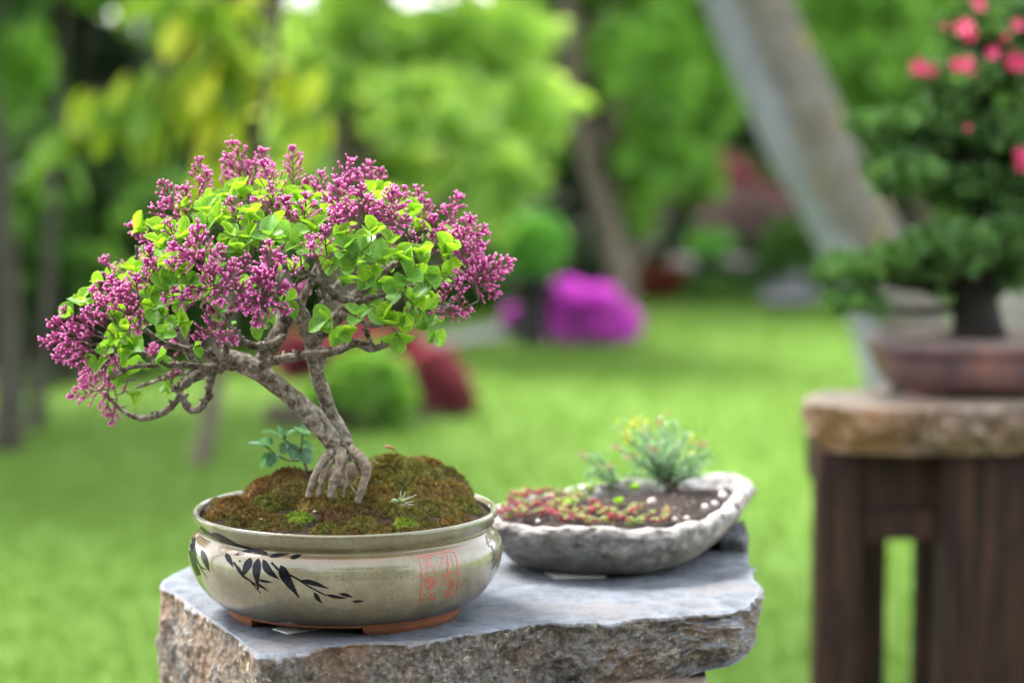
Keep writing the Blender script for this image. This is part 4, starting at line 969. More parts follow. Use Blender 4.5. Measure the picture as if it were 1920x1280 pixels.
# fallen brown leaf curl
h = mound_hit(738, 868); mb = MB(); mb.tube(catmull([h+(-.012, 0, .022), h+(-.002, 0, .020), h+(.006, -.003, .013)], 5), [.0006, .0014, .0018, .0020, .0020, .0019, .0016, .0013, .001, .0008, .0005], 6)
o = mb.build('dry_leaf', plain('dry_leaf', (.30, .13, .07), .6, .3), None); tag(o, 'thin curled reddish dry leaf on the moss right of the trunk', 'dry leaf')
# ================================================================ LILAC BONSAI
def bonsai_bark(k=1.0):
    m, t = newmat('bark_lilac'); p = geo(t)
    n = noise(t, 95, 7, .75, p, dist=.6); n2 = noise(t, 16, 4, .6, p); n3 = noise(t, 260, 4, .7, p)
    c = ramp(t, n, [(.34, (.035, .026, .02)), (.44, (.13, .105, .085)), (.54, (.31, .28, .245)), (.66, (.56, .53, .49))])
    c = mixc(t, ramp(t, n2, [(.55, (0, 0, 0)), (.66, (.6, .6, .6))]), c, (.10, .065, .045))
    c = mixc(t, mathn(t, 'MULTIPLY', ramp(t, n3, [(.55, (0, 0, 0)), (.75, (1, 1, 1))]), .4), c, (.04, .032, .028))
    c = mixc(t, 1, c, (k, k*.97, k*.93), 'MULTIPLY')
    return out(m, t, principled(t, c, .85, .2, bump(t, n3, .6, .0012, bump(t, n, 1.0, .004))))
M_bb = bonsai_bark(.95); M_br = bonsai_bark(.66)
def twigmat():
    m, t = newmat('bark_twig'); n = noise(t, 120, 4, .6, geo(t))
    return out(m, t, principled(t, ramp(t, n, [(.3, (.06, .04, .032)), (.6, (.15, .115, .09)), (.8, (.26, .22, .18))]), .7, .3, bump(t, n, .4, .001)))
M_tw = twigmat()
bon = empty('lilac_bonsai', 'dwarf lilac bonsai in bloom with leaning forked trunk and purple flower clusters', 'bonsai', tuple(at(648, 905, Y0)))
def bp(u, v, dy): return at(u, v, Y0+dy)
NODES = []   # (pos, radius)
def limb(name, pts, knob=.22, n=14, seed=0, rec=True, sub=6, mat=None):
    q = catmull([(*bp(u, v, dy), r*PS*(.76 if name != 'root' else .84)) for u, v, dy, r in pts], sub)
    mb = MB(); mb.tube(q[:, :3], q[:, 3], n, knob=knob, seed=seed)
    if rec:
        for k in range(len(q)): NODES.append((q[k, :3], q[k, 3]))
        # spur stubs and old pruning knobs
        for k in range(2, len(q)-1):
            if name == 'branch' and random.random() < .75:
                d = np.random.normal(size=3); d /= np.linalg.norm(d); r = q[k, 3]; d[2] = abs(d[2])*.5+d[2]*.5
                l = r+random.uniform(.002, .006); mb.tube([q[k, :3], q[k, :3]+d*l*.8, q[k, :3]+d*l+(0, 0, .001)], [r*.5+.0008, r*.25+.0011, .0009], 7, knob=.3, seed=k)
    mb.build(name, mat or (M_bb if name == 'trunk' else M_br), bon)
limb('trunk', [(640, 868, -.012, 15), (636, 848, -.012, 23), (616, 818, -.012, 24), (596, 794, -.012, 27), (572, 768, -.01, 26), (538, 738, -.01, 23), (504, 710, -.01, 22), (474, 690, -.01, 26), (446, 678, 0, 26), (412, 668, 0, 19)], .20, 40, 1, sub=18)
limb('trunk', [(656, 866, .004, 11), (650, 838, .004, 21), (632, 800, .006, 20), (612, 755, .01, 18), (596, 708, .012, 18), (588, 672, .012, 17), (583, 640, .01, 21), (574, 610, .01, 20), (560, 580, 0, 17), (545, 545, 0, 12), (535, 505, 0, 9), (530, 460, 0, 6)], .22, 32, 2, sub=16)
limb('trunk', [(602, 690, .01, 8), (606, 672, .01, 10), (598, 652, .01, 12)], .2, 12, 3)
M_root = plain('root_bark_tan', (.24, .195, .15), .85, .25, .55, 150, .9, .003)
for k, pts in enumerate([
    [(622, 846, -.022, 10), (607, 862, -.034, 9.5), (596, 882, -.040, 8.5), (585, 906, -.042, 7.5), (578, 932, -.042, 7)],
    [(630, 854, -.024, 7), (617, 872, -.036, 6.5), (607, 892, -.040, 6), (601, 912, -.042, 6), (597, 932, -.042, 5.5)],
    [(641, 846, -.024, 12), (638, 862, -.038, 11.5), (633, 882, -.044, 10), (625, 904, -.046, 9.5), (619, 932, -.046, 9)],
    [(657, 842, -.018, 12), (668, 850, -.03, 11.5), (682, 862, -.038, 11), (687, 882, -.04, 10.5), (682, 902, -.042, 9), (677, 920, -.044, 8), (670, 942, -.044, 7)],
    [(650, 868, -.02, 4), (647, 884, -.034, 3.5), (650, 902, -.038, 3.5), (645, 918, -.04, 3), (643, 932, -.04, 3)],
    [(655, 905, -.03, 2), (661, 915, -.035, 2), (668, 924, -.04, 2)], [(634, 895, -.03, 4), (636, 906, -.034, 5), (634, 914, -.034, 3)],
    [(628, 848, .005, 9), (612, 872, .015, 7), (600, 905, .018, 6)], [(660, 848, .018, 9), (674, 875, .028, 7), (684, 905, .032, 6)], [(646, 862, .0, 8), (645, 890, .0, 6), (644, 920, .0, 5)]]):
    limb('root', pts, .34, 18, 10+k, rec=False, sub=9, mat=M_root)
BR = [
 [(474, 692, -.03, 14), (518, 676, -.05, 11), (560, 668, -.055, 11), (620, 661, -.06, 9.5), (648, 652, -.06, 9), (668, 644, -.06, 11), (698, 655, -.06, 8), (722, 648, -.06, 5.5), (748, 642, -.055, 4), (765, 634, -.055, 2.5)],
 [(480, 690, 0, 22), (505, 655, .005, 19), (525, 618, .01, 20), (530, 578, .02, 18), (520, 535, .02, 12), (500, 485, .02, 9), (480, 430, .02, 6), (470, 385, .02, 3.5)],
 [(583, 646, 0, 17), (610, 614, -.01, 17), (638, 588, -.02, 17), (665, 558, -.03, 15), (690, 532, -.03, 10), (730, 502, -.02, 8), (780, 482, 0, 5.5), (830, 470, 0, 3.5)],
 [(660, 566, -.04, 12), (632, 556, -.06, 9), (610, 536, -.07, 8), (592, 520, -.08, 7), (576, 512, -.085, 6), (566, 507, -.09, 4)],
 [(632, 556, -.06, 7), (612, 562, -.075, 5), (602, 553, -.08, 4), (598, 545, -.085, 3)],
 [(446, 680, 0, 22), (404, 688, -.02, 15), (372, 703, -.03, 12), (350, 716, -.04, 10), (338, 730, -.045, 7), (326, 733, -.045, 3)],
 [(404, 688, 0, 13), (394, 715, 0, 9), (388, 745, 0, 9), (372, 768, 0, 9), (352, 766, 0, 8), (340, 742, .01, 8), (322, 762, .015, 8), (290, 780, .02, 8), (255, 782, .03, 7), (228, 768, .035, 5), (206, 748, .035, 3.5), (192, 738, .03, 2.5)],
 [(440, 682, -.03, 14), (395, 668, -.05, 11), (350, 655, -.06, 8), (300, 640, -.065, 7), (262, 612, -.07, 6), (225, 603, -.065, 5), (190, 590, -.06, 3.5), (165, 585, -.05, 2.5)],
 [(530, 632, 0, 11), (500, 648, -.03, 10), (465, 645, -.045, 9), (440, 625, -.055, 7.5), (425, 600, -.065, 6)],
 [(412, 696, -.05, 9), (424, 672, -.065, 8), (422, 640, -.075, 7.5), (420, 612, -.085, 7), (434, 585, -.095, 6), (450, 560, -.105, 5), (442, 525, -.11, 3.5)],
 [(404, 690, -.03, 10), (350, 685, -.045, 8), (300, 684, -.05, 6), (250, 688, -.05, 5), (225, 700, -.045, 4), (200, 714, -.04, 3)],
 [(372, 700, .01, 10), (335, 625, .02, 8), (290, 560, .03, 6.5), (262, 500, .03, 5), (255, 460, .03, 3)],
 [(505, 610, .02, 12), (440, 530, .04, 9), (390, 450, .04, 6.5), (360, 400, .04, 4)],
 [(560, 580, .02, 11), (600, 490, .03, 8), (630, 430, .04, 6), (650, 385, .04, 3.5)],
 [(612, 606, .02, 11), (700, 570, .04, 8), (760, 540, .05, 6), (830, 535, .05, 5), (868, 540, .05, 3)],
 [(540, 600, .03, 11), (520, 540, .08, 9), (500, 470, .11, 7), (480, 410, .11, 4)],
 [(600, 580, .04, 11), (660, 500, .09, 8), (710, 440, .1, 6), (760, 410, .09, 4)],
 [(530, 578, -.02, 10), (505, 545, -.07, 7), (485, 520, -.1, 5), (472, 500, -.115, 3.5)],
 [(640, 588, -.05, 9), (680, 604, -.08, 6), (708, 612, -.09, 4), (735, 600, -.095, 3)],
 [(640, 580, -.02, 10), (690, 560, -.06, 8), (740, 550, -.08, 6), (775, 560, -.085, 4)],
 [(380, 705, .03, 8), (345, 700, .06, 6), (300, 712, .07, 5), (255, 728, .07, 4)],
 [(760, 560, -.03, 5), (800, 572, -.02, 5), (835, 575, -.01, 4), (858, 560, 0, 3)],
 [(668, 646, -.06, 6), (650, 630, -.075, 5), (632, 612, -.085, 4), (622, 600, -.09, 3)],
 [(698, 655, -.06, 6), (690, 632, -.075, 5), (684, 612, -.085, 4), (682, 600, -.09, 3)],
]
for k, pts in enumerate(BR): limb('branch', pts, .42, 12, 30+k, sub=8)

# --- flower cluster meshes
def budmat():
    m, t = newmat('lilac_bud'); f = attr(t, 'tip'); r = attr(t, 'rnd')
    c = ramp(t, f, [(0, (.20, .014, .09)), (.45, (.42, .04, .235)), (.8, (.56, .095, .36)), (1, (.76, .30, .58))])
    c = mixc(t, mathn(t, 'MULTIPLY', r, .35), c, (.60, .12, .38))
    s1 = principled(t, c, .5, .35); tr = N(t, 'ShaderNodeBsdfTranslucent'); L(t, mixc(t, 1, c, (1.25, 1, 1.15), 'MULTIPLY'), tr.inputs[0])
    mx = N(t, 'ShaderNodeMixShader', i_0=.22); L(t, s1, mx.inputs[1]); L(t, tr.outputs[0], mx.inputs[2]); return out(m, t, mx.outputs[0])
M_bud = budmat(); M_stalk = plain('flower_stalk', (.10, .045, .045), .6, .3, .3, 200, 0)
def bud(p, d, l, s):
    d = d/np.linalg.norm(d); q = np.array([p, p+d*l*.35, p+d*l*.72, p+d*l*.84, p+d*l*.95, p+d*l])
    V, F = tube_data(q, np.array([.45, .6, .78, 1.08, 1.02, .45])*s, 6, True)
    tip = np.concatenate([np.repeat([0, .3, .55, .9, 1, 1], 6), [0, 1]])
    return V, F, tip
def panicle(L_, n_lv, dens, seed, lenb=.0092, sparse=1.0, thick=.00118):
    rs = np.random.RandomState(seed); V, F, A, MI, B = [], [], [], [], []; cnt = 0
    def add(v, f, a, mi, r):
        nonlocal cnt
        V.append(v); F.extend([tuple(i+cnt for i in ff) for ff in f]); A.append(a); B.append(np.full(len(v), r)); MI.extend([mi]*len(f)); cnt += len(v)
    bend = rs.normal(0, .08, 2)
    def ax(t): return np.array((bend[0]*L_*t*t, bend[1]*L_*t*t, L_*t))
    q = np.array([ax(t) for t in np.linspace(0, 1, 7)]); v, f = tube_data(q, np.linspace(.0010, .0005, 7), 6); add(v, f, np.zeros(len(v)), 1, 0)
    ph = rs.rand()*6
    for k in range(n_lv):
        t = .22+.74*k/(n_lv-1); bl = L_*(.36*(1-t)+.07)*sparse; ph += PI/2+rs.normal(0, .25)
        for s in (0, 1):
            a = ph+s*PI+rs.normal(0, .2); d = np.array((math.cos(a), math.sin(a), .75+.5*t)); d /= np.linalg.norm(d)
            p0 = ax(t); p1 = p0+d*bl+(0, 0, bl*.15)
            v, f = tube_data(np.array([p0, (p0+p1)/2+(0, 0, bl*.03), p1]), [.00055, .0005, .0004], 5, False); add(v, f, np.zeros(len(v)), 1, 0)
            nb = max(2, int(dens*.72*(1-.5*t)+rs.rand()*1.6))
            for b in range(nb):
                fr = .25+.75*b/max(1, nb-1); pp = p0+(p1-p0)*fr; dd = d+rs.normal(0, .34, 3); dd[2] += .25
                v, f, tp_ = bud(pp, dd, lenb*rs.uniform(.75, 1.4)*(1-.3*t), thick*rs.uniform(.85, 1.15)); add(v, f, tp_, 0, rs.rand())
    for b in range(6):
        v, f, tp_ = bud(ax(1), np.array((rs.normal(0, .5), rs.normal(0, .5), 1)), lenb*.7, thick); add(v, f, tp_, 0, rs.rand())
    return mesh('flower_cluster', np.vstack(V), F, [M_bud, M_stalk], attrs={'tip': np.concatenate(A), 'rnd': np.concatenate(B)}, mi=MI, link_it=False)
PAN = {'t': [panicle(.050, 6, 4.5, s, .0115) for s in (1, 2, 3)], 'm': [panicle(.040, 5, 5, s, .0122) for s in (4, 5, 6, 7)], 's': [panicle(.026, 4, 4, s, .0085) for s in (8, 9)], 'b': [panicle(.038, 4, 7, s, .0145, 1.2, .00125) for s in (10, 11, 12)]}
CCX, CCY, CRX, CRY = 505, 500, 420, 215
def front_dy(u, v, f=1.0):
    rho = min(.97, ((u-CCX)/CRX)**2+((v-CCY)/CRY)**2); return -.165*math.sqrt(1-rho)*f
TARGETS = []
def place_flower(u, v, kind, f=1.0, d=None, s=1.0):
    """u, v: pixel of the middle of the cluster; f 1 = front face of the crown, -1 = back"""
    dy = front_dy(u, v, f); c = bp(u, v, dy); ctr = bp(540, 600, 0)
    o_ = (c-ctr); o_ /= np.linalg.norm(o_)
    if d is None: dv = o_*.75+np.array((0, -.12*f, .75))
    else: dv = np.array((d[0], -.35*f if len(d) < 3 else d[2], -d[1]))
    dv = dv+np.random.normal(0, .12, 3); dv /= np.linalg.norm(dv)
    me = random.choice(PAN[kind]); L_ = {'t': .05, 'm': .04, 's': .026, 'b': .038}[kind]*s
    base = c-dv*L_*.58
    o = bpy.data.objects.new('flower_cluster', me); COL.objects.link(o); o.parent = bon; o.matrix_parent_inverse = bon.matrix_world.inverted()
    o.matrix_world = Matrix.Translation(Vector(base))@Vector(dv).to_track_quat('Z', 'Y').to_matrix().to_4x4()@Matrix.Rotation(random.random()*6.3, 4, 'Z')@Matrix.Scale(s, 4)
    TARGETS.append((base, dv, .0009))
FL = [  # left mass
 (128, 622, 'b', .6, (-1, -.25)), (150, 600, 'm', .4, (-.8, -.7)), (112, 640, 'm', .3, (-1, .1)), (150, 645, 'b', .8, (-1, .0)), (165, 625, 'b', 1, (-.8, -.4)), (135, 665, 'm', .8, (-.9, .3)), (165, 670, 'b', .9, (-.7, .3)), (185, 600, 'm', 1, (-.5, -.8)),
 (180, 690, 'm', .2, (-.6, .5)), (165, 735, 'm', -.2, (-1, .25)), (185, 715, 'm', -.3, (-.7, .2)), (200, 750, 'm', -.2, (-.3, .9)), (215, 775, 's', -.2, (.2, .6)), (225, 715, 'm', -.6, (-.2, .1)), (215, 690, 'm', -.5, (-.3, -.4)),
 (205, 580, 'b', .9, (-.4, -.8)), (235, 570, 'b', 1, (-.3, -1)), (225, 545, 'b', .9, (-.5, -.8)), (255, 545, 'b', 1, (0, -1)), (245, 585, 'm', 1, (.2, -.6)), (262, 590, 'm', 1, (-.1, .4)), (205, 555, 'm', .6, (-.8, -.4)),
 (205, 505, 's', -.3, (-.4, -.8)), (225, 512, 's', -.3, (.2, -.9)), (190, 560, 's', 0, (-.6, -.6)), (285, 497, 'm', .9, (-.1, -1)), (280, 520, 'm', .9, (.1, -.9)), (265, 445, 'm', .3, (-.5, -.8)), (280, 468, 'm', .5, (-.2, -.7)),
 (322, 372, 'm', .2, (-.4, -.9)), (345, 385, 'm', .4, (-.1, -1)), (330, 400, 'm', .5, (-.5, -.6)), (300, 400, 's', .2, (-.6, -.7)), (375, 335, 't', -.1, (-.2, -1)), (380, 355, 'm', .1, (.3, -.8)),
 (450, 300, 't', -.4, (-.1, -1)), (442, 325, 'm', -.4, (-.4, -.8)), (480, 318, 't', -.5, (.2, -1)), (495, 335, 'm', -.5, (.4, -.8)), (465, 340, 'm', -.3, (0, -1)), (552, 318, 't', -.6, (.1, -1)),
 (511, 345, 't', .2, (0, -1)), (508, 375, 'm', .4, (.3, -.8)), (525, 395, 'm', .6, (.2, -.5)), (440, 400, 'm', .7, (-.4, -.8)), (490, 385, 's', .5, (-.7, -.6)), (572, 400, 'm', .8, (.2, -1)), (545, 408, 'm', .6, (-.3, -.7)),
 # middle front
 (375, 460, 'b', 1, (-.2, -1)), (355, 475, 'b', 1, (-.8, -.5)), (400, 480, 'm', 1, (.6, -.6)), (345, 490, 'm', 1, (-.6, .2)), (385, 500, 'b', 1, (0, -.9)), (400, 525, 'b', 1, (0, -1)), (380, 545, 'm', 1, (-.7, .1)), (425, 520, 'b', 1, (.4, -.8)), (410, 548, 'm', 1, (.2, .5)),
 (352, 560, 'm', 1, (-.6, -.3)), (340, 555, 'm', 1, (-.8, .1)), (440, 540, 'm', 1, (.5, -.3)), (455, 500, 's', .9, (.3, -.9)), (508, 490, 'm', 1, (-.1, -1)), (520, 505, 'm', 1, (.4, -.6)), (500, 520, 'm', 1, (-.2, -.6)), (490, 540, 'b', 1, (-.2, -.9)), (510, 550, 'b', 1, (.7, -.2)), (480, 560, 'b', 1, (-.7, .4)), (520, 575, 's', 1, (.9, .3)), (490, 575, 'm', 1, (-.2, .8)),
 (450, 565, 's', 1, (-.5, .2)), (552, 505, 's', 1, (.3, -.9)), (400, 612, 'm', 1, (-.2, -.9)), (415, 628, 'm', 1, (.8, .2)), (385, 630, 's', 1, (-.9, .2)), (325, 700, 's', .6, (0, -1)), (215, 675, 's', 1, (0, 1)), (585, 460, 's', 1, (.2, -1)), (590, 475, 's', 1, (-.3, -.6)), (610, 448, 's', 1, (-.1, -1)),
 # top right
 (603, 352, 'm', -.1, (-.1, -1)), (595, 365, 'm', 0, (-.5, -.7)), (643, 335, 't', 0, (0, -1)), (648, 352, 'm', 0, (.4, -.8)), (690, 335, 'm', -.6, (0, -1)), (702, 348, 'm', -.6, (.5, -.7)), (632, 375, 'b', .6, (-.2, -.9)), (645, 395, 'm', .8, (-.5, -.3)), (680, 385, 'm', .6, (0, -1)), (660, 410, 'b', .8, (-.7, 0)), (690, 400, 'm', .7, (.4, -.7)), (640, 415, 'm', .8, (-.4, -.2)),
 (735, 388, 'b', .5, (.3, -1)), (748, 380, 'm', .4, (.6, -.8)), (725, 405, 'm', .6, (-.5, -.4)), (740, 420, 'm', .7, (.6, -.1)), (705, 400, 's', .7, (.4, -.9)), (735, 435, 's', .7, (-.1, .8)), (775, 455, 's', .8, (0, -1)),
 (788, 385, 'm', -.3, (-.1, -1)), (798, 405, 'm', -.2, (.2, -.9)), (785, 425, 'm', -.2, (-.2, -.8)), (850, 398, 'm', -.5, (.2, -1)), (845, 415, 'm', -.5, (-.2, -.6)), (812, 435, 'b', .1, (-.1, -1)), (818, 455, 'm', .2, (.3, -.6)),
 (868, 440, 'b', .3, (.3, -1)), (880, 450, 'm', .3, (.9, -.5)), (862, 468, 'm', .4, (-.1, -.6)), (880, 465, 's', .4, (.9, .1)), (905, 495, 'b', -.3, (.1, -1)), (925, 505, 'b', -.3, (.8, -.5)), (895, 515, 'b', -.2, (-.2, -.8)), (905, 535, 'b', -.3, (.7, .4)), (880, 510, 'm', 0, (-.5, -.6)), (915, 520, 'm', -.3, (.8, 0)),
 (888, 525, 's', .6, (-.3, -1)), (862, 528, 's', .7, (-.1, -1)), (860, 550, 'm', .7, (.1, -1)), (830, 555, 's', .7, (0, -1)), (826, 588, 's', .7, (-.8, -.2)), (862, 582, 's', .7, (1, -.1)), (848, 584, 's', .7, (.8, .1)),
 (560, 560, 'm', -.9, (.1, -1)), (575, 470, 'm', -1, (.1, -1)), (430, 350, 'm', -.8, (0, -1)), (340, 640, 'm', -.8, (-.3, -.2)), (300, 660, 'm', -.9, (-.3, -.2)), (320, 430, 's', .9, (-.3, -.9)),
]
for a in FL: place_flower(*a, s=random.uniform(.90, 1.12))

# --- leaves
def leaf_mesh(fold, curl, cup, wid, mat, seed):
    rs = np.random.RandomState(seed); nl, nw = 9, 6; V, E, LS_, LT_ = [], [], [], []
    for i in range(nl+1):
        t = i/nl; w = wid*(math.sin(PI*min(1, t**.80*.95+.035))**.62)*(1-.20*t)*1.16 if 0 < i < nl else .012
        if i == 1: w = wid*.62
        for j in range(nw+1):
            s = j/nw*2-1; x = s*w; side = abs(s)
            z = side*w*math.tan(fold)*.8+cup*side**2*w-curl*t*t*.45+.012*math.sin(t*9+s*3+seed)*side
            y = t-(.10*(side**2)*(1-t)*1.5 if i <= 2 else 0)
            V.append((x*math.cos(fold*.55), y, z)); LS_.append(side); LT_.append(t); E.append(side**6 if side > .9 else (0.35 if side < .1 else 0))
    F = [(i*(nw+1)+j, i*(nw+1)+j+1, (i+1)*(nw+1)+j+1, (i+1)*(nw+1)+j) for i in range(nl) for j in range(nw)]
    return mesh('lilac_leaf', np.array(V), F, mat, attrs={'edge': np.array(E), 'ls': np.array(LS_), 'lt': np.array(LT_)}, link_it=False)
M_lly = leafmat('lilac_leaf_young', (.11, .30, .022), (.19, .40, .03), (.30, .50, .05), .5, .48, .25, (1.1, 1.2, .4), obj=True, edge=(.42, .56, .10))
M_llg = leafmat('lilac_leaf_green', (.07, .21, .03), (.12, .31, .042), (.19, .40, .06), .36, .45, .3, (1.35, 1.3, .45), obj=True, edge=(.22, .40, .06))
LY = [leaf_mesh(f, c, q, w, M_lly, i) for i, (f, c, q, w) in enumerate([(.5, .1, .2, .46), (.8, .3, .2, .44), (.95, -.1, .1, .44), (.35, .5, .45, .46), (.7, -.3, .5, .45)])]
LG = [leaf_mesh(f, c, q, w, M_llg, 20+i) for i, (f, c, q, w) in enumerate([(.1, .15, .25, .52), (.3, .4, .15, .50), (.1, .45, .4, .52), (.5, .1, .1, .49), (.3, -.2, .5, .50)])]
leafcount = 0; REST = {0: [], 1: []}
cands = []
def whorl(c, dv, n, size, young, dense=False):
    """n leaves in opposite pairs round the shoot end c, growing along dv"""
    dv = np.asarray(dv, float); dv = dv/np.linalg.norm(dv)
    a = np.cross(dv, (0, 0, 1.)) if abs(dv[2]) < .95 else np.array((1., 0, 0)); a /= np.linalg.norm(a); b = np.cross(dv, a); ph = random.random()*6.3
    TARGETS.append((c-dv*.004, dv, .0008))
    for k in range(n):
        lv = k//2; an = ph+(k % 2)*PI+lv*PI/2+random.gauss(0, .2)
        rad = a*math.cos(an)+b*math.sin(an); open_ = [.85, 1.15, .45][lv % 3] if n > 2 else .8
        D = rad*math.sin(open_)+dv*math.cos(open_)+(0, 0, random.gauss(-.05, .1)); D /= np.linalg.norm(D)
        Z = dv-D*np.dot(D, dv)+np.random.normal(0, .12, 3)+(0, 0, .25)*np.array((1, 1, 1)); Z -= D*np.dot(D, Z); Z /= np.linalg.norm(Z); X = np.cross(D, Z)
        s = size*.72*random.uniform(.72, 1.15)*(1.0 if lv < 2 else .65)
        P = c-dv*.006*lv+D*.003
        cands.append((P, np.stack([X, D, Z], 1)*s, young if random.random() < .85 else not young))
WH = [  # right lower, large mature leaves
 (612, 600, 1, (-.6, .1), 4, .030, 0), (672, 590, 1, (-.1, -1), 4, .030, 0), (640, 622, 1, (.2, .3), 4, .024, 0), (722, 600, 1, (0, -.8), 5, .032, 0), (745, 632, 1, (.1, .9), 5, .026, 0), (775, 560, 1, (.2, -.8), 5, .034, 0), (760, 590, 1, (-.3, .5), 3, .030, 0),
 (800, 600, .6, (.7, .6), 4, .027, 0), (815, 620, .5, (.7, .7), 3, .025, 0), (790, 580, .7, (.8, .3), 3, .030, 0), (745, 545, 1, (-.6, -.2), 4, .03, 0), (695, 520, 1, (-.3, .2), 5, .028, 0), (660, 500, 1, (-.4, -.1), 4, .026, 0),
 (650, 465, 1, (-.3, -.6), 4, .028, 0), (695, 435, 1, (0, -1), 4, .030, 1), (680, 470, 1, (.3, -.2), 4, .026, 0), (715, 485, 1, (-.2, -.7), 5, .028, 0), (750, 480, 1, (.1, -.8), 5, .028, 1), (790, 480, .9, (.1, -.9), 6, .032, 1), (835, 475, .6, (.4, -.9), 5, .032, 1), (765, 515, 1, (.2, -.3), 4, .030, 0),
 (800, 515, .8, (.4, .1), 5, .029, 0), (835, 510, .5, (.7, -.1), 4, .028, 1), (775, 400, .2, (.2, -1), 4, .030, 1), (715, 370, -.2, (.2, -1), 4, .030, 1), (700, 365, -.3, (-.3, -1), 4, .028, 1), (730, 455, .9, (0, -.8), 4, .026, 1), (620, 500, .9, (-.3, .1), 3, .024, 0), (640, 440, .9, (.2, -.6), 4, .026, 1),
 # middle
 (490, 605, 1, (-.3, .5), 3, .028, 0), (500, 590, 1, (.3, .2), 3, .024, 0), (535, 565, .3, (.3, .2), 3, .028, 0), (355, 600, 1, (-.9, -.2), 3, .030, 1), (340, 605, 1, (-.6, -.3), 2, .028, 0), (410, 585, 1, (.3, -.8), 3, .028, 0), (450, 470, .9, (0, -.9), 5, .030, 1), (470, 450, .8, (-.2, -.8), 4, .028, 1), (425, 470, .9, (.3, -.5), 4, .026, 0),
 (505, 440, .9, (-.1, -.8), 5, .030, 0), (470, 405, .7, (.2, -.9), 5, .028, 1), (520, 420, .7, (-.2, -.7), 5, .028, 1), (545, 440, .9, (.3, -.4), 4, .028, 0), (560, 460, 1, (-.4, -.2), 4, .026, 0), (590, 430, .8, (.1, -.7), 5, .028, 1), (610, 400, .6, (-.2, -1), 5, .028, 1), (560, 380, .2, (0, -1), 5, .030, 1), (590, 375, .1, (.2, -1), 4, .030, 1),
 (450, 360, 0, (-.1, -1), 5, .030, 1), (430, 370, .2, (-.4, -.8), 4, .030, 1), (400, 380, .4, (-.6, -.6), 4, .028, 1), (355, 382, .4, (-.9, -.3), 3, .030, 1), (385, 395, .6, (.1, -.8), 4, .028, 1), (410, 410, .8, (-.2, -.5), 5, .028, 1), (380, 425, .8, (-.3, -.5), 5, .028, 0), (350, 440, .8, (-.4, -.5), 5, .026, 1), (325, 440, .7, (-.2, -.9), 5, .028, 1), (305, 435, .6, (-.6, -.7), 4, .028, 1), (270, 430, .4, (-.8, -.5), 3, .028, 1),
 (300, 460, .8, (0, -.6), 4, .026, 1), (320, 500, 1, (.1, -1), 4, .030, 1), (315, 530, 1, (.2, -.3), 4, .027, 0), (345, 510, 1, (.3, -.4), 3, .026, 1), (290, 545, 1, (.1, .2), 4, .026, 0), (290, 575, 1, (-.1, -.3), 4, .028, 0), (310, 595, 1, (.3, -.1), 3, .026, 0), (355, 530, 1, (.2, -.2), 3, .026, 0), (430, 440, .9, (0, -.7), 4, .026, 0),
 # left
 (152, 565, .4, (.2, -1), 4, .028, 1), (138, 588, .6, (-1, -.1), 2, .026, 1), (195, 525, .2, (-1, .0), 2, .028, 1), (250, 510, .6, (-.1, -.9), 3, .026, 1), (240, 620, 1, (.2, -.8), 4, .030, 1), (225, 630, 1, (-.5, -.1), 3, .028, 1), (270, 600, 1, (.4, -.2), 4, .028, 0), (235, 650, 1, (.1, .3), 3, .026, 0), (265, 672, 1, (-.1, .9), 2, .030, 0), (292, 672, 1, (.8, .1), 2, .032, 0),
 (255, 650, 1, (-.3, -.2), 3, .026, 0), (185, 680, 1, (-.9, .0), 3, .022, 0), (200, 665, 1, (-.2, -.6), 3, .022, 0), (220, 690, .6, (.3, .4), 3, .026, 0), (245, 740, -.3, (.2, .3), 3, .026, 1), (230, 690, .4, (.4, .2), 3, .024, 1), (300, 625, .8, (.2, -.2), 3, .024, 0), (180, 560, .3, (-.2, -.9), 3, .024, 1), (210, 590, .7, (.3, .1), 3, .024, 1), (365, 650, .7, (.4, .3), 2, .02, 0), (310, 720, -.3, (0, .5), 3, .022, 1), (420, 620, -.6, (0, -.3), 4, .024, 0)]
for u, v, f, d, n, s, yg in WH:
    whorl(bp(u, v, front_dy(u, v, f*.92)), (d[0], -.55*max(f, -.2)-.1, -d[1]+.15), n, s, bool(yg))
OUT = [(150, 590), (200, 530), (270, 455), (330, 405), (380, 385), (450, 360), (540, 355), (620, 365), (700, 365), (780, 405), (840, 440), (870, 500), (850, 550), (800, 590), (740, 600), (680, 560), (600, 500), (540, 520), (420, 560), (330, 620), (220, 660)]
def inside(u, v, P):
    c = False; j = len(P)-1
    for i in range(len(P)):
        if (P[i][1] > v) != (P[j][1] > v) and u < (P[j][0]-P[i][0])*(v-P[i][1])/(P[j][1]-P[i][1])+P[i][0]: c = not c
        j = i
    return c
k = 0
while k < 76:
    u, v = random.uniform(150, 880), random.uniform(350, 670)
    if not inside(u, v, OUT): continue
    f = random.uniform(-.9, .55)
    k += 1; c = bp(u, v, front_dy(u, v, f)); o_ = c-bp(540, 640, 0); o_ /= np.linalg.norm(o_)
    whorl(c, o_+(0, 0, .5)+np.random.normal(0, .25, 3), random.choice((4, 5, 6)), random.uniform(.024, .030), random.random() < (.75 if v < 450 else .3))
cands.sort(key=lambda q: q[0][1])
for i, (P, Mx, yg) in enumerate(cands):
    if i < 296:
        o = bpy.data.objects.new('leaf', random.choice(LY if yg else LG)); COL.objects.link(o); o.parent = bon; o.matrix_parent_inverse = bon.matrix_world.inverted()
        o.matrix_world = Matrix.Translation(Vector(P))@Matrix(Mx.tolist()).to_4x4()
    else: REST[int(yg)].append((P, Mx))
LSS, LTT = [], []
def gat(me, k):
    x = np.empty(len(me.vertices), np.float32); me.attributes[k].data.foreach_get('value', x); return x
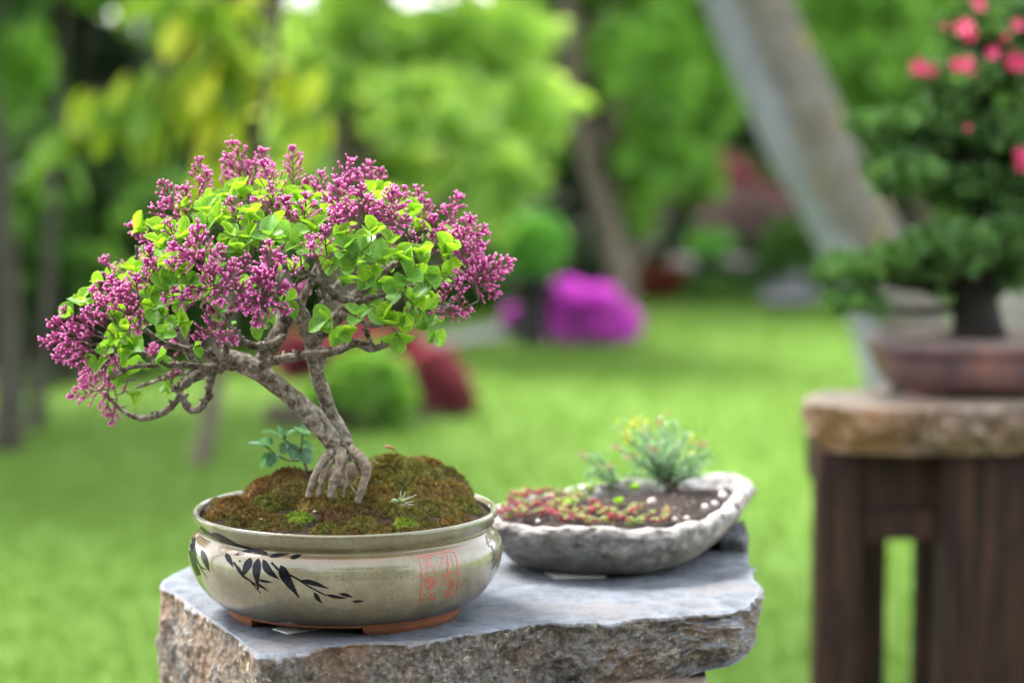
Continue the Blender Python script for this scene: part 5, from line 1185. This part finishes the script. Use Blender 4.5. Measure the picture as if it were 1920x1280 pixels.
def rest(lst, protos, name):
    V, F, E, Rr = [], [], [], []; cnt = 0; LSS.clear(); LTT.clear()
    for P, Mx in lst:
        me = random.choice(protos); n = len(me.vertices); co = np.empty(n*3, np.float32); me.vertices.foreach_get('co', co); co = co.reshape(-1, 3)@Mx.T+P
        e = np.empty(n, np.float32); me.attributes['edge'].data.foreach_get('value', e)
        V.append(co); E.append(e); LSS.append(gat(me, 'ls')); LTT.append(gat(me, 'lt')); Rr.append(np.full(n, random.random())); nw, nl = 6, 9
        F.append(np.array([(i*(nw+1)+j, i*(nw+1)+j+1, (i+1)*(nw+1)+j+1, (i+1)*(nw+1)+j) for i in range(nl) for j in range(nw)])+cnt); cnt += n
    return V, F, E, Rr
for yg, protos, base in ((1, LY, ((.11, .30, .022), (.19, .40, .03), (.30, .50, .05), .5, .48, .25, (1.1, 1.2, .4), (.42, .56, .10))), (0, LG, ((.07, .21, .03), (.12, .31, .042), (.19, .40, .06), .36, .45, .3, (1.35, 1.3, .45), (.22, .40, .06)))):
    V, F, E, Rr = rest(REST[yg], protos, '')
    mt = leafmat('lilac_foliage_%s' % ('young' if yg else 'green'), *base[:6], tcol=base[6], edge=base[7])
    o = mesh('foliage', np.vstack(V), np.vstack(F), mt, bon, attrs={'edge': np.concatenate(E), 'ls': np.concatenate(LSS), 'lt': np.concatenate(LTT), 'rnd': np.concatenate(Rr)}); o['kind'] = 'stuff'

# --- twigs: join every flower and shoot base to the nearest limb node
NP = [n[0] for n in NODES]; NR = [n[1] for n in NODES]
root_c = bp(540, 640, 0)
order = sorted(TARGETS, key=lambda q: min(np.linalg.norm(np.array(NP)-q[0], axis=1)))
paths = []
ARR = np.array(NP); RAD = list(NR)
for base, dv, r0 in order:
    d = ARR-base; dist = np.linalg.norm(d, axis=1)
    dirc = np.sum(-d*dv, axis=1)/(dist+1e-9)          # growing roughly along dv is cheap
    cost = dist*(1.25-.35*dirc)+np.where(np.array(RAD) > .009, .02, 0)
    j = int(np.argmin(cost)); s = ARR[j]; L_ = np.linalg.norm(base-s)
    if L_ < .002: continue
    c1 = s+(base-s)*.35+np.random.normal(0, L_*.09, 3); c2 = base-dv*L_*.30+np.random.normal(0, L_*.04, 3)
    q = catmull([s, c1, c2, base], max(3, int(L_/.008)))
    rr = np.linspace(min(RAD[j]*.75, .0012+L_*.022), r0, len(q)); paths.append((q, rr))
    ARR = np.vstack([ARR, q[2:-1:2]]); RAD += list(rr[2:-1:2])
for k, (q, rr) in enumerate(paths[:]):
    q = q+np.vstack([np.zeros(3), np.random.normal(0, .0005, (len(q)-2, 3)), np.zeros(3)]); mb = MB(); mb.tube(q, rr, 7, knob=.18, seed=k)
    for i in range(2, len(q)-1, 3):
        if random.random() < .6:
            d = np.random.normal(size=3); d /= np.linalg.norm(d); mb.tube([q[i], q[i]+d*(rr[i]+.0016)], [rr[i]*.7, .0006], 5)
    mb.build('twig', M_tw, bon)

# ---------------------------------------------------------------- small plants on the moss
def small_leafed(name, label, cat, stems, leaves, mat, smat, size):
    t = empty(name, label, cat, tuple(stems[0][0][:3]))
    mb = MB()
    for s in stems:
        q = catmull([p[:3] for p in s], 5); mb.tube(q, np.linspace(s[0][3], s[-1][3], len(q)), 7, knob=.1)
    mb.build('stem', smat, t)
    for (p, d, s) in leaves:
        me = random.choice(mat); o = bpy.data.objects.new('leaf', me); COL.objects.link(o); o.parent = t; o.matrix_parent_inverse = t.matrix_world.inverted()
        Mx = rotmats(np.array([d], float), np.array([random.gauss(0, .6)]), size*s)[0]; o.matrix_world = Matrix.Translation(Vector(p))@Matrix(Mx.tolist()).to_4x4()
M_blg = leafmat('seedling_leaf', (.05, .15, .09), (.09, .22, .13), (.16, .32, .2), .3, .3, .6, (1.1, 1.2, .7), obj=True, edge=(.12, .26, .15))
LB = [leaf_mesh(f, c, q, w, M_blg, 40+i) for i, (f, c, q, w) in enumerate([(.1, .2, .2, .46), (.2, .4, .1, .45)])]
g = .065
def s4(u, v, r, dy=g): return (*bp(u, v, dy), r*PS)
h0 = bp(577, 888, .06)
small_leafed('lilac_seedling', 'small sucker shoot with blue green leaves left of the trunk', 'plant',
    [[s4(578, 892, 3.2), s4(572, 870, 3), s4(562, 850, 2.4), s4(545, 832, 2), s4(530, 822, 1.4)], [s4(562, 850, 2.4), s4(566, 830, 2), s4(568, 812, 1.3)], [s4(568, 862, 2.2), s4(540, 862, 2), s4(515, 850, 1.7), s4(498, 836, 1.3)]],
    [(bp(530, 822, g), (-.9, -.1, .5), 1.3), (bp(528, 820, g), (-.1, -.3, .9), .9), (bp(534, 820, g), (.8, 0, .6), 1.1), (bp(520, 815, g), (-.9, .2, .2), 1), (bp(500, 838, g), (-.8, -.3, .3), 1.2), (bp(498, 836, g), (.2, -.6, .8), .9), (bp(515, 852, g), (-.3, -.5, -.7), .9), (bp(540, 832, g), (-.4, -.6, -.6), .8), (bp(545, 834, g), (.3, -.5, -.7), 1),
     (bp(568, 815, g), (-.3, -.6, .6), 1), (bp(569, 814, g), (.5, .1, .8), .9), (bp(566, 832, g), (.8, -.2, -.3), .9), (bp(568, 845, g), (.5, -.5, -.6), 1), (bp(505, 850, g), (-.5, 0, -.7), 1.1)], LB, M_tw, .021)
M_spr = leafmat('sprig_leaf', (.22, .34, .13), (.34, .46, .2), (.5, .58, .36), .3, .5, .4, (1, 1, .7), obj=True, edge=(.5, .6, .35))
LS = [leaf_mesh(.4, .1, .2, .42, M_spr, 50)]
h = mound_hit(752, 958)+(0, -.002, .012)
small_leafed('white_sprig', 'tiny pale green and white sprig lying on the moss at the front right', 'plant',
    [[(*(h+(.0, 0, -.004)), .0007), (*(h+(-.012, 0, .001)), .0005), (*(h+(-.019, 0, -.004)), .0004)]]+[[(*h, .0006), (*(h+(a, -.002, b)), .0005), (*(h+(a*1.9, -.003, b*1.6+.002)), .0003)] for a, b in ((.006, .004), (.009, .0), (.003, .007), (.010, .005), (.012, -.003), (.007, -.005), (.0, .008))],
    [(h, (-.2, -.6, .5), 1.1), (h+(-.003, 0, 0), (-.8, -.4, .3), 1.2), (h+(.002, 0, 0), (.5, -.5, .5), .9), (h, (.1, -.7, -.3), 1)], LS, plain('sprig_white', (.62, .60, .50), .6, .3, .1, 100, 0), .0085)
# ================================================================ STONE TROUGH
RIMZ = ZT+.072
def trough():
    t = empty('stone_trough', 'shallow boat shaped rough pale stone trough behind the bonsai pot', 'planter', tp(1160, 1050))
    outl = [(905, 972), (930, 982), (1000, 991), (1100, 998), (1200, 998), (1285, 990), (1345, 974), (1385, 948), (1410, 915), (1405, 899), (1380, 893), (1320, 893), (1250, 898), (1150, 908), (1050, 922), (960, 942), (905, 957)]
    P = np.array([atz(u, v, RIMZ)[:2] for u, v in outl]); P = catmull(np.column_stack([np.vstack([P, P[:1]]), np.zeros(len(P)+1)]), 12)[:-1, :2]
    d = np.concatenate([[0], np.cumsum(np.linalg.norm(np.diff(np.vstack([P, P[:1]]), axis=0), axis=1))]); n = 260; s = np.linspace(0, d[-1], n, endpoint=False); Q = np.vstack([P, P[:1]])
    O = np.stack([np.interp(s, d, Q[:, 0]), np.interp(s, d, Q[:, 1])], 1); c = O.mean(0)
    tn = np.roll(O, -1, 0)-np.roll(O, 1, 0); nr = np.stack([tn[:, 1], -tn[:, 0]], 1); nr /= np.linalg.norm(nr, axis=1)[:, None]
    if np.mean(np.sum(nr*(O-c), 1)) < 0: nr = -nr
    # (inward offset m, height above table)
    prof = [(.080, .002), (.062, .003), (.048, .008), (.034, .018), (.020, .032), (.009, .046), (.002, .058), (-.001, .066), (.002, .073), (.008, .076), (.015, .075), (.020, .070), (.024, .062), (.027, .055), (.030, .050)]
    prof = catmull([(a, b, 0) for a, b in prof], 4)[:, :2]
    V = []
    for a, b in prof:
        z = ZT+b; B = np.column_stack([O-nr*a, np.full(n, z)])
        am = .0075 if b > .03 else .005
        nz = fbm(B, 28, 4, 2)*am+fbm(B, 110, 3, 4)*.0035
        V.append(np.column_stack([B[:, :2]+nr*nz[:, None]*1.0, B[:, 2]+fbm(B, 24, 3, 7)*(.008 if b > .045 else .004)*(1 if b > .012 else .35)]))
    V = np.vstack(V); K = len(prof)
    F = np.array([(i*n+j, i*n+(j+1) % n, (i+1)*n+(j+1) % n, (i+1)*n+j) for i in range(K-1) for j in range(n)])
    m, tt = newmat('tufa_pale'); p = geo(tt)
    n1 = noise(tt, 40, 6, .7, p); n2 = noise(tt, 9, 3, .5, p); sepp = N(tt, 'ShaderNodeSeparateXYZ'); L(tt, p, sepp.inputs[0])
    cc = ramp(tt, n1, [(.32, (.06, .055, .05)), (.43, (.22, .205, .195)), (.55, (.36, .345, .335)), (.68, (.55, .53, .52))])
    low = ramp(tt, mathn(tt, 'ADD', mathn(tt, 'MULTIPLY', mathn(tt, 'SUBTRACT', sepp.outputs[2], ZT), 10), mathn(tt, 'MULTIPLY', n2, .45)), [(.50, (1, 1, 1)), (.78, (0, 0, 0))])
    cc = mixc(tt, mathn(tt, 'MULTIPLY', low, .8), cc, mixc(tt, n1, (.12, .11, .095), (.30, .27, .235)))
    cc = mixc(tt, ramp(tt, n2, [(.6, (0, 0, 0)), (.72, (.6, .6, .6))]), cc, (.22, .16, .09))
    Mt = out(m, tt, principled(tt, cc, .85, .25, bump(tt, n1, 1, .006)))
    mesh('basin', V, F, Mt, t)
    # soil
    W = [np.array((c[0], c[1], ZT+.072))]; KK = 26
    for k in range(1, KK+1):
        for j in range(n): q = c+(O[j]-nr[j]*.022-c)*k/KK; W.append(np.array((q[0], q[1], ZT+.058+.014*(1-(k/KK)**2))))
    W = np.array(W); W[:, 2] += .004*fbm(W, 60, 4, 5)+.002*fbm(W, 250, 3, 8)
    F = [(0, 1+j, 1+(j+1) % n) for j in range(n)]+[(1+k*n+j, 1+(k+1)*n+j, 1+(k+1)*n+(j+1) % n, 1+k*n+(j+1) % n) for k in range(KK-1) for j in range(n)]
    mesh('soil', W, F, plain('trough_soil', (.022, .015, .013), .95, .2, .6, 200, .8, .003), t)['kind'] = 'stuff'
    return c
TC = trough()
ZS = ZT+.068
def sp_(u, v, h=0): p = atz(u, v, ZS); return np.array((p[0], p[1], ZS+h))
card([(1022, 1074), (1040, 1086), (1136, 1084), (1130, 1071)], 'white plastic card lying in front of the stone trough')
# gravel crumbs
def crumbs():
    n = 620; P = np.array([sp_(random.uniform(950, 1385), random.uniform(915, 985)) for _ in range(n)])
    keep = [inside(*proj(p), [(935, 970), (1000, 985), (1200, 990), (1300, 980), (1360, 950), (1385, 915), (1330, 903), (1150, 918), (1000, 938)]) for p in P]; P = P[np.array(keep)]
    D = RNG.normal(0, 1, (len(P), 3)); v, f = [(0, 0, .5), (.5, 0, 0), (0, .6, 0), (-.5, 0, 0), (0, -.5, 0), (0, 0, -.5)], [(0, 1, 2), (0, 2, 3), (0, 3, 4), (0, 4, 1), (5, 2, 1), (5, 3, 2), (5, 4, 3), (5, 1, 4)]
    o = scatter('gravel', v, f, rotmats(D, RNG.random(len(P))*6, .003+.004*RNG.random(len(P))**2), P+(0, 0, .001), leafmat('grit', (.02, .013, .012), (.05, .036, .03), (.24, .18, .16), 0), None)
    tag(o, kind='stuff', label='brown grit scattered on the trough soil')
crumbs()
# sedum mat
M_sr = leafmat('sedum_red', (.14, .006, .016), (.27, .016, .032), (.38, .05, .05), .15, .35, .5, (1, 1, 1), obj=True, edge=None)
M_sg = leafmat('sedum_green', (.10, .16, .02), (.17, .26, .035), (.28, .36, .06), .2, .35, .5, (1, 1, .6), obj=True)
def rosette(mats, seed, open_=1.0):
    rs = np.random.RandomState(seed); V, F, MI = [], [], []; c = 0
    for ring, (cnt, el, ln, mi) in enumerate([(7, .15, 1.0, mats[0]), (6, .6, .85, mats[1]), (5, 1.05, .6, mats[1]), (3, 1.35, .45, mats[1])]):
        for k in range(cnt):
            a = k/cnt*2*PI+ring*.5+rs.normal(0, .1); D = np.array((math.cos(a)*math.cos(el), math.sin(a)*math.cos(el), math.sin(el)))
            q = np.array([D*ln*.15, D*ln*.45, D*ln*.8, D*ln]); v, f = tube_data(q, np.array([.10, .2, .19, .05])*ln, 6); V.append(v); F += [tuple(i+c for i in ff) for ff in f]; MI += [mi]*len(f); c += len(v)
    return mesh('sedum_rosette', np.vstack(V), F, [M_sr, M_sg], mi=MI, link_it=False)
RS = [rosette((0, 0), 1), rosette((0, 1), 2), rosette((1, 1), 3), rosette((0, 1), 4)]
def sedum(name, label, pts, w):
    c = sp_(*pts[0][:2]); t = empty(name, label, 'plant', tuple(c))
    for u, v, sz, kind, lift in pts:
        o = bpy.data.objects.new('rosette', RS[kind]); COL.objects.link(o); o.parent = t; o.matrix_parent_inverse = t.matrix_world.inverted()
        p = sp_(u, v, .004+lift)
        d = Vector((random.gauss(0, .3), random.gauss(-.35, .3), 1)); o.matrix_world = Matrix.Translation(Vector(p))@d.to_track_quat('Z', 'Y').to_matrix().to_4x4()@Matrix.Scale(sz*PS*.72, 4)
random.seed(21)
def zone(n, poly, kinds, sz=(11, 17)):
    o_ = []
    while len(o_) < n:
        u, v = random.uniform(920, 1280), random.uniform(905, 1000)
        if inside(u, v, poly): o_.append((u, v, random.uniform(*sz), random.choice(kinds), random.uniform(0, .011)))
    return o_
sedum('red_sedum', 'red stonecrop rosettes at the left end of the stone trough', zone(54, [(935, 968), (965, 935), (1010, 925), (1040, 940), (1035, 975), (960, 980)], (0, 0, 1, 3)), 0)
sedum('red_green_sedum', 'mixed red and green stonecrop mat along the front rim of the stone trough', zone(100, [(1030, 945), (1090, 950), (1150, 965), (1210, 960), (1255, 968), (1250, 985), (1180, 992), (1110, 993), (1040, 985)], (0, 1, 1, 2, 3)), 0)
sedum('green_sedum', 'bright green stonecrop patch behind the red ones in the stone trough', zone(30, [(1040, 935), (1110, 930), (1115, 950), (1060, 958), (1030, 950)], (2, 2, 1)), 0)
tt_ = empty('fallen_sedum', 'single red and yellow stonecrop rosette hanging over the outside of the trough', 'plant', tuple(at(1156, 1015, 3.19)))
for (u, v, k, s) in ((1148, 1012, 0, 13), (1160, 1018, 0, 13), (1166, 1008, 1, 11), (1152, 1000, 0, 9)):
    o = bpy.data.objects.new('rosette', RS[k]); COL.objects.link(o); o.parent = tt_; o.matrix_parent_inverse = tt_.matrix_world.inverted()
    o.matrix_world = Matrix.Translation(Vector(at(u, v, 3.185)))@Vector((.1, -.8, .5)).to_track_quat('Z', 'Y').to_matrix().to_4x4()@Matrix.Scale(s*PS*.6, 4)
mb = MB(); mb.tube(catmull([at(1150, 985, 3.21), at(1152, 998, 3.19), at(1156, 1012, 3.187)], 4), np.full(9, .0011), 6); mb.build('stem', M_stalk, tt_)
# white pebbles
M_peb = plain('pebble_white', (.55, .53, .53), .7, .3, .12, 60, .2, .001)
for i, (u, v, s, lb) in enumerate([(1350, 918, 8, 'white pebble at the right end of the trough, rearmost of three'), (1356, 930, 11, 'largest white pebble on the soil at the right end of the trough'), (1322, 951, 8, 'white pebble on the soil left of the large one at the right end'), (1340, 945, 8, 'white pebble just in front of the large pebble in the trough'),
        (1200, 906, 8, 'white pebble behind the left stems of the blue green plant'), (1266, 902, 9, 'white pebble at the foot of the blue green plant'), (1093, 920, 6, 'white pebble near the back rim of the trough'), (1122, 921, 6, 'pinkish white pebble by the small side plant'), (1009, 978, 5, 'small white pebble at the left front among red stonecrop'),
        (1083, 967, 6, 'small pale pebble between the stonecrop rosettes'), (1265, 975, 7, 'tan pebble at the right end of the stonecrop mat'), (1288, 973, 7, 'tan pebble by the front rim, right of the stonecrop'), (1222, 942, 12, 'flat tan stone in front of the blue green plant')]):
    boulder('pebble', lb, sp_(u, v+4, .004), (s*PS*.9, s*PS*.8, s*PS*.75), M_peb if i < 10 else M_bit, 'pebble', seed=30+i, n=14)
# blue green spurge plants
M_spg = leafmat('spurge_needle', (.12, .25, .14), (.22, .38, .23), (.36, .50, .32), .4, .5, .4, (1, 1.1, .8))
M_yel = leafmat('spurge_yellow', (.50, .45, .02), (.65, .58, .03), (.75, .68, .08), .3, .5, .3, (1, 1, .6))
M_rst = leafmat('spurge_rust', (.30, .10, .07), (.40, .16, .12), (.5, .26, .2), .3, .5, .3, (1, 1, .8))
def spurge(name, label, base, tips, Yb):
    t = empty(name, label, 'plant', tuple(base)); NPs, ND, YP, YD, RP, RD = [], [], [], [], [], []
    for u, v, dy, col in tips:
        e = at(u, v, Yb+dy); m1 = base+(e-base)*.45+np.array((random.gauss(0, .004), random.gauss(0, .004), .006)); q = catmull([base+np.random.normal(0, .004, 3)*(1, 1, 0), m1, e], 8)
        mb = MB(); mb.tube(q, np.linspace(.0016, .0005, len(q)), 6, knob=.1); mb.build('stem', M_tw, t)
        T = np.gradient(q, axis=0)
        for i in range(4, len(q)):
            for k in range(5):
                p = q[i]+np.random.normal(0, .0015, 3); d = T[i]/np.linalg.norm(T[i])*.5+np.random.normal(0, .75, 3)+(0, 0, .15)
                last = i >= len(q)-3
                if last and col == 'y' and random.random() < .7: YP.append(p+np.random.normal(0, .003, 3)); YD.append(d)
                elif last and col == 'r' and random.random() < .6: RP.append(p+np.random.normal(0, .003, 3)); RD.append(d)
                else: NPs.append(p); ND.append(d)
    nv, nf = [(-.07, 0, 0), (.07, 0, 0), (.09, .6, .03), (-.09, .6, .03), (0, 1, 0)], [(0, 1, 2), (0, 2, 3), (3, 2, 4)]
    for nm, P, D, m_, s in (('needles', NPs, ND, M_spg, .012), ('yellow_bracts', YP, YD, M_yel, .006), ('rusty_tips', RP, RD, M_rst, .007)):
        if P: o = scatter(nm, nv if s > .01 else LEAF_V, nf if s > .01 else LEAF_F, rotmats(np.array(D), RNG.random(len(P))*6, s*(.6+.7*RNG.random(len(P)))), np.array(P), m_, t); o['kind'] = 'stuff'
Yb = 3.52
tips = [(1160, 798, -.01, 'y'), (1182, 792, 0, 'y'), (1200, 788, 0, 'y'), (1170, 818, -.02, 'y'), (1215, 800, .02, 'r'), (1240, 785, 0, 'r'), (1250, 800, -.02, 'n'), (1265, 795, .03, 'n'), (1285, 812, 0, 'n'), (1300, 820, .02, 'y'), (1322, 828, 0, 'r'), (1330, 850, -.01, 'n'), (1325, 870, .02, 'n'), (1150, 835, 0, 'r'),
        (1175, 850, -.03, 'r'), (1200, 830, -.03, 'n'), (1225, 835, -.04, 'r'), (1260, 840, -.04, 'n'), (1290, 850, -.03, 'y'), (1310, 890, -.02, 'n'), (1285, 880, -.04, 'n'), (1190, 870, -.02, 'n'), (1215, 870, .03, 'n'), (1240, 815, .04, 'n'), (1275, 830, .04, 'r'), (1205, 810, .04, 'n'), (1180, 890, 0, 'n')]
b0 = sp_(1262, 922)
spurge('blue_green_spurge', 'feathery blue green plant with yellow tips growing in the stone trough', np.array((b0[0], Yb, ZS)), tips, Yb)
b1 = sp_(1155, 920)
spurge('small_spurge', 'smaller thin blue green plant left of the feathery one in the trough', np.array((b1[0], b1[1], ZS)), [(1092, 852, 0, 'r'), (1120, 856, .01, 'n'), (1100, 888, 0, 'n'), (1140, 876, -.01, 'r')], b1[1])
# two soft green weeds
for i, (u, v, s, lb) in enumerate([(1150, 915, .018, 'tiny light green weed left of the feathery plant in the trough'), (1190, 926, .016, 'tiny bright green weed in front of the feathery plant'), (1062, 958, .015, 'tiny yellow green sprout among the stonecrop'), (1160, 955, .016, 'yellow green sprout behind the middle stonecrop')]):
    p = sp_(u, v); t = empty('weed_sprout', lb, 'plant', tuple(p)); mb = MB(); mb.tube([p, p+(0, 0, .010)], [.0008, .0006], 6); mb.build('stem', M_stalk, t)
    for k in range(7):
        me = random.choice(LY); o = bpy.data.objects.new('leaf', me); COL.objects.link(o); o.parent = t; o.matrix_parent_inverse = t.matrix_world.inverted()
        a = k*2.4; Mx = rotmats(np.array([(math.cos(a), math.sin(a), .8)]), np.array([0.]), s*.7)[0]; o.matrix_world = Matrix.Translation(Vector(p+(0, 0, .004+.001*k)))@Matrix(Mx.tolist()).to_4x4()
